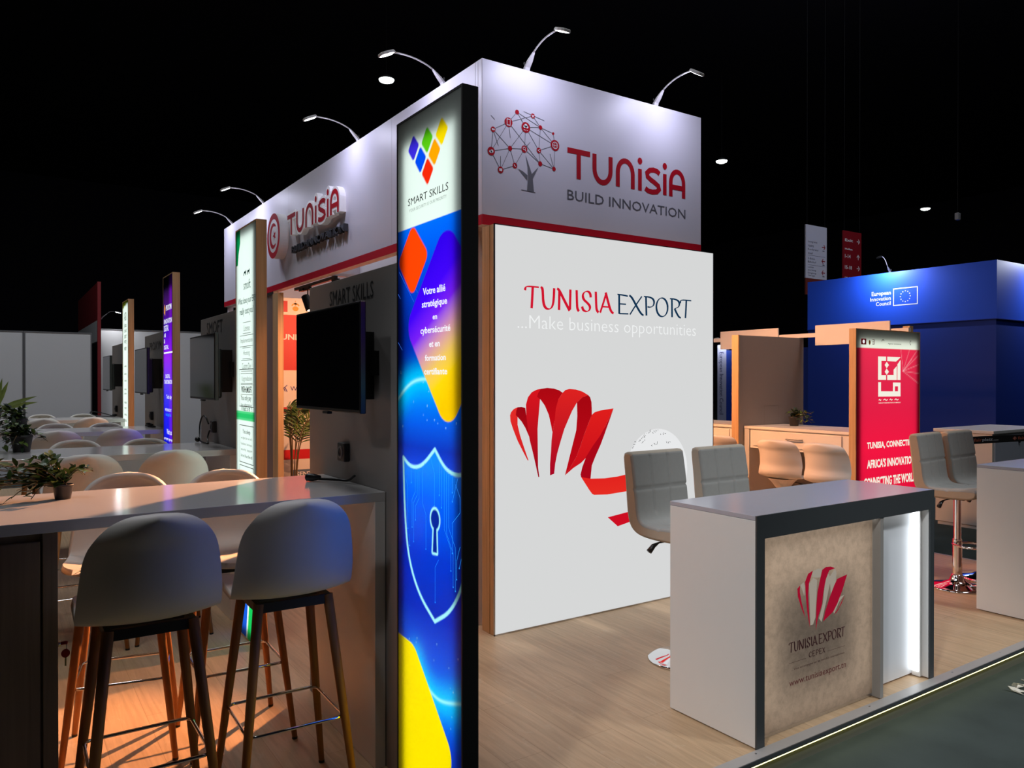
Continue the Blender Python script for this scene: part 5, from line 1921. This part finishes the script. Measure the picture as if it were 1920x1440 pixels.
arm_lamp((13.22, 7.62, 3.475), (-1, 0, 0), .40, 'slim dark arm lamp rising over the blue booth lettering', 34, 24, True, 'far arm lamps', (.80, .85, 1.0), .12, mat('lamp_dark', S(60, 60, 66), 0.4, var=0))
arm_lamp((14.75, 5.87, 3.475), (0, -1, 0), .40, 'arm lamp over the right-hand face of the blue booth', 40, 22, True, 'far arm lamps', (.80, .85, 1.0), .12, mat('lamp_dark', S(60, 60, 66), 0.4, var=0))
lw = thing('blue_screen_wall', 'low blue wall with pale lettered strip, seen behind the half hidden desk', 'wall panel', (13.3, 10, HALL_Z))
box('wall', M['navy'], (13.3, 13.4, 9.30, 11.39, HALL_Z, 2.21), lw)
box('strip', mat('strip_lavender', S(150, 156, 190), 0.5, var=.02), (13.3, 13.4, 11.39, 11.64, HALL_Z, 2.34), lw)
q = MB()
word(q, 'European Innovation Council', FX(13.3, 11.64), .03, .17, .80, 2.18, .0, .0015, vertical=True)
q.build('lettering', mat('print_navy', S(40, 46, 90), 0.5, var=0), lw)

wc = thing('storage_cabinet', 'cream and white storage cabinet in front of the blue booth', 'cabinet', (9.06, 4.05, HALL_Z))
box('carcass', M['cabinet'], (9.075, 10.40, 4.065, 4.68, HALL_Z + .04, .965), wc, .003)
box('cabinet_top', M['white'], (9.06, 10.42, 4.045, 4.70, .965, 1.0), wc, .004)
box('plinth', M['cabinet'], (9.09, 10.38, 4.09, 4.66, HALL_Z, HALL_Z + .04), wc)
box('door', mat('door_bluegrey', S(196, 202, 216), 0.4, var=.01), (9.12, 9.74, 4.055, 4.065, HALL_Z + .06, .945), wc, .002)
box('door', mat('door_bluegrey', S(196, 202, 216), 0.4, var=.01), (9.745, 10.37, 4.055, 4.065, HALL_Z + .06, .945), wc, .002)
MB().tube([(9.68, 4.04, .86), (9.68, 4.055, .86)], .014, 12).build('lock', M['plastic_black'], wc, smooth=True)
box('hasp', M['plastic_black'], (9.60, 9.72, 4.048, 4.055, .895, .915), wc)

bt = thing('barrier_belt', 'black barrier belt with orange and white lettering stretched towards the right edge', 'barrier', (7.08, 3.80, .96))
A_, B_ = Vector((7.075, 3.82, .975)), Vector((10.4, 3.80, .92))
u_ = (B_ - A_).normalized()
n_ = Vector((u_.y, -u_.x, 0)).normalized()
FB = Fr((A_.x, A_.y, 0), (u_.x, u_.y, u_.z), (0, -1, 0))
mb = MB()
mb.prism([FB.p(0, .935), FB.p(3.3, .935), FB.p(3.3, 1.010), FB.p(0, 1.010)], (0, .002, 0))
mb.build('belt', M['belt'], bt)
q, qq = MB(), MB()
for s in (.98, 1.92, 2.86):
    flat(q, FB, [(s - .05, .972), (s, .994), (s + .05, .972), (s, .950)])
    word(q, 'fair', FB, s + .07, s + .24, .957, .990, .02)
    word(qq, 'platz', FB, s + .245, s + .46, .951, .990, .02)
    word(qq, '.com', FB, s + .465, s + .58, .957, .970, .0)
    stroke(qq, FB, [(s - .015, .962), (s - .005, .978), (s + .012, .984)], .006, .002)
q.build('lettering', mat('print_orange', S(206, 110, 84), 0.5, var=0), bt)
qq.build('lettering', M['whiteprint'], bt)
box('wall_clip', M['plastic_black'], (7.071, 7.09, 3.80, 3.84, .925, 1.02), bt)
ptt = MB()
ptt.lathe([(.16, HALL_Z), (.165, HALL_Z + .01), (.14, HALL_Z + .03), (.03, HALL_Z + .05), (.03, 1.02), (.034, 1.03), (.001, 1.03)], (10.42, 3.80, 0), 20)
ptt.build('post', M['plastic_black'], bt)

dc = thing('dark_stool', 'dark padded stool seat cut by the right edge of the picture', 'stool', (9.3, 3.42, HALL_Z))
MB().lathe([(.001, .74), (.17, .745), (.20, .77), (.19, .80), (.15, .815), (.001, .82)], (9.35, 3.40, 0), 28).build('seat', M['plastic_black'], dc, smooth=True)
MB().lathe([(.03, HALL_Z + .04), (.03, .745), (.001, .745)], (9.35, 3.40, 0), 16).build('column', M['chrome'], dc)
MB().lathe([(.001, HALL_Z), (.2, HALL_Z), (.2, HALL_Z + .012), (.05, HALL_Z + .04), (.001, HALL_Z + .04)], (9.35, 3.40, 0), 24).build('base', M['chrome'], dc, smooth=True)


def hang_sign(x0, x1, z0, z1, m, label, text):
    y = 11.3
    t = thing('hanging_sign', label, 'sign', (x0, y, z1), 0, 'direction signs hanging from the roof')
    box('board', m, (x0, x1, y, y + .03, z0, z1), t)
    w = MB()
    for x in (x0 + .06, x1 - .06):
        w.tube([(x, y + .015, z1 - .01), (x, y + .015, 12.0)], .003, 5)
    w.build('cable', mat('cable_dark', S(30, 30, 33), 0.6, var=0), t)
    return t, FY(y, x0)


sg, fs = hang_sign(15.995, 16.82, 3.995, 5.27, mat('sign_grey', S(205, 205, 220), 0.5, var=.01), 'white hanging direction sign with red arrows', 0)
box('lower_board', mat('sign_rust', S(110, 44, 36), 0.5, var=.02), (15.995, 16.82, 11.3, 11.33, 3.60, 3.995), sg)
q, qr = MB(), MB()
SLATE = mat('print_slate_dark', S(70, 70, 84), 0.5, var=0)
for txt, zc in (('congress', 4.86), ('rooms', 4.77), ('Konferenz', 4.69), ('saal', 4.60), ('S-Bahn', 4.47), ('Bahnhof', 4.39), ('Lobby', 4.26), ('parking', 4.19), ('Eingang', 4.12), ('Garage', 4.06)):
    letter(sg, SLATE, txt, fs, .08, .08 + .045 * len(txt), zc - .024, zc + .024)
for zc in (4.55, 4.32):
    stroke(q, fs, [(.08, zc - .005), (.76, zc - .005)], .006)
for zc, s in ((4.78, 1), (4.44, -1), (4.16, -1)):
    qr = MB()
    stroke(qr, fs, [(.69 - .06 * s, zc), (.69 + .06 * s, zc)], .022)
    stroke(qr, fs, [(.69 + .01 * s, zc + .06), (.69 + .06 * s, zc), (.69 + .01 * s, zc - .06)], .022)
    rect(q, fs, .65, .73, zc - .10, zc - .08)
    qr.build('arrow', mat('print_arrow_red', S(150, 20, 40), 0.5, var=0), sg)
q.build('rule_lines', SLATE, sg)
sr, fs = hang_sign(17.50, 18.28, 3.60, 5.29, mat('sign_red', S(140, 22, 34), 0.5, var=.02), 'dark red hanging direction sign with white hall numbers', 0)
q = MB()
for txt, zc, hh, wd in (('Exit', 5.06, .07, .34), ('Hallen', 4.84, .045, .32), ('1-14', 4.66, .09, .24), ('15-18', 4.38, .09, .30), ('19-24', 4.10, .09, .32)):
    letter(sr, M['whiteprint'], txt, fs, .07, .07 + wd, zc - hh / 2, zc + hh / 2, .02)
for zc, dx_, dz_ in ((5.06, 1, 0), (4.66, 0, 1), (4.38, 1, 0), (4.10, -1, 0)):
    c = Vector((.64, zc))
    d_ = Vector((dx_, dz_))
    p_ = Vector((-dz_, dx_))
    T_ = lambda a, b: tuple(c + d_ * a + p_ * b)
    q = MB()
    stroke(q, fs, [T_(-.06, 0), T_(.06, 0)], .02)
    stroke(q, fs, [T_(.0, .06), T_(.06, 0), T_(.0, -.06)], .02)
    q.build('arrow', M['whiteprint'], sr)


# ------------------------------------------------------------------ hall behind on the left
def hall_panel(x0, x1, y, top, label):
    t = thing('hall_partition', label, 'partition', (x0, y, HALL_Z), 0, 'white hall partition panels')
    box('panel', M['hallwall'], (x0 + .02, x1 - .02, y, y + .04, HALL_Z + .02, top - .02), t)
    f = MB()
    f.box(x0, x0 + .02, y - .01, y + .05, HALL_Z, top).box(x1 - .02, x1, y - .01, y + .05, HALL_Z, top).box(x0 + .02, x1 - .02, y - .01, y + .05, top - .02, top).box(x0 + .02, x1 - .02, y - .01, y + .05, HALL_Z, HALL_Z + .02)
    f.build('profile', M['hallalu'], t)


hall_panel(-1.6, -.62, 15.55, 2.40, 'white hall partition panel behind the sword-leaved plant, cut by the left edge')
hall_panel(-.62, .375, 15.55, 2.40, 'white hall partition panel at the left edge of the picture')
hall_panel(.38, 1.40, 15.55, 2.40, 'white hall partition panel between the left edge and the far dark red fascia')
hall_panel(1.52, 2.62, 15.85, 2.50, 'bright white hall partition panel behind the farthest white light tower')
hall_panel(2.625, 3.62, 15.85, 2.50, 'bright white hall partition panel left of the second wall screen')
hall_panel(3.625, 4.62, 15.85, 2.50, 'bright white hall partition panel hidden mostly by the stand')
ff_ = thing('far_fascia', 'far dark red and white fascia above the white hall partitions', 'fascia', (1.5, 15.6, 2.2))
box('red_board', mat('far_red', S(120, 16, 26), 0.5, var=.02), (1.50, 1.54, 15.60, 19.6, 2.64, 3.32), ff_)
box('white_board', M['hallwall'], (1.50, 1.54, 15.60, 19.6, 2.26, 2.64), ff_)
box('post', mat('far_red', S(120, 16, 26), 0.5), (1.49, 1.545, 15.53, 15.598, HALL_Z, 3.32), ff_)
arm_lamp((1.56, 15.62, 2.66), (1, -.1, 0), .32, 'tiny lit arm lamp on the far red fascia, left of the farthest light tower', 4, 12, True, 'far arm lamps', (1, 1, 1), .0, mat('lamp_dark', S(60, 60, 66), 0.4, var=0))


def bay_lamp(loc, label):
    t = thing('bay_lamp', label, 'lamp', loc, 0, 'bright lamps high in the dark hall')
    v = Vector(loc)
    MB().lathe([(.06, .12), (.17, .05), (.21, .0), (.20, .0), (.05, .11)], v, 24).build('reflector', mat('reflector', S(90, 92, 96), 0.4, .4, var=0), t, smooth=True)
    MB().lathe([(.001, .01), (.19, .01), (.175, -.03), (.11, -.06), (.001, -.07)], v, 20).build('bulb', glow('bay_white', (.90, 1.0, .95), 7.0), t)
    MB().tube([v + Vector((0, 0, .10)), (v.x, v.y, 12.0)], .004, 6).build('cable', mat('cable_dark', S(30, 30, 33), 0.6, var=0), t)


bay_lamp((8.10, 17.72, 9.06), 'bright hall lamp between the two nearest arm lamps of the left fascia')
bay_lamp((20.64, 17.89, 9.06), 'bright hall lamp just right of the fascia corner')
bay_lamp((33.77, 17.88, 9.06), 'bright hall lamp above the blue booth')
cc = thing('ceiling_projector', 'small grey device hanging in the dark above the blue booth', 'projector', (12.47, 6.10, 4.12))
box('body', mat('device_grey', S(150, 150, 155), 0.5, var=0), (12.43, 12.51, 6.07, 6.13, 4.06, 4.17), cc, .01)
MB().tube([(12.47, 6.10, 4.17), (12.47, 6.10, 12.0)], .002, 5).build('cable', mat('cable_dark', S(30, 30, 33), 0.6, var=0), cc)

# scraps on the dark hall carpet
tp = MB()
rt = random.Random(9)
ring = []
prev = None
for i in range(26):
    c = Vector((4.50 + .20 * i / 25 + rt.uniform(-.015, .015), 1.86 + .06 * math.sin(i * .8) + rt.uniform(-.02, .02), HALL_Z + .006 + rt.uniform(0, .03) * (1 if 6 < i < 20 else .3)))
    a, b = tp.bm.verts.new(c), tp.bm.verts.new(c + Vector((rt.uniform(-.01, .02), .022, rt.uniform(0, .02))))
    if prev:
        tp.bm.faces.new((prev[0], a, b, prev[1]))
    prev = (a, b)
tag(tp.build('tape_scrap', mat('tape_white', S(220, 214, 200), 0.6), solid=.0015), 'crumpled strip of white tape on the dark carpet beside the stand edge', 'tape')
for i, (x, y, s) in enumerate(((2.98, 1.83, .02), (3.20, 1.76, .012), (4.05, 1.62, .012))):
    c = MB()
    c.prism([(x, y, HALL_Z), (x + s, y + s * .3, HALL_Z), (x + s * 1.1, y + s * .9, HALL_Z), (x - .2 * s, y + .5 * s, HALL_Z)], (0, 0, .004))
    tag(c.build('paper_scrap', mat('tape_white', S(220, 214, 200), 0.6)), ('white paper scrap on the carpet below the lit logo panel', 'small white paper scrap on the carpet below the white counter panel', 'tiny white paper scrap on the carpet toward the lower right corner')[i], 'scrap', 'paper scraps on the carpet')
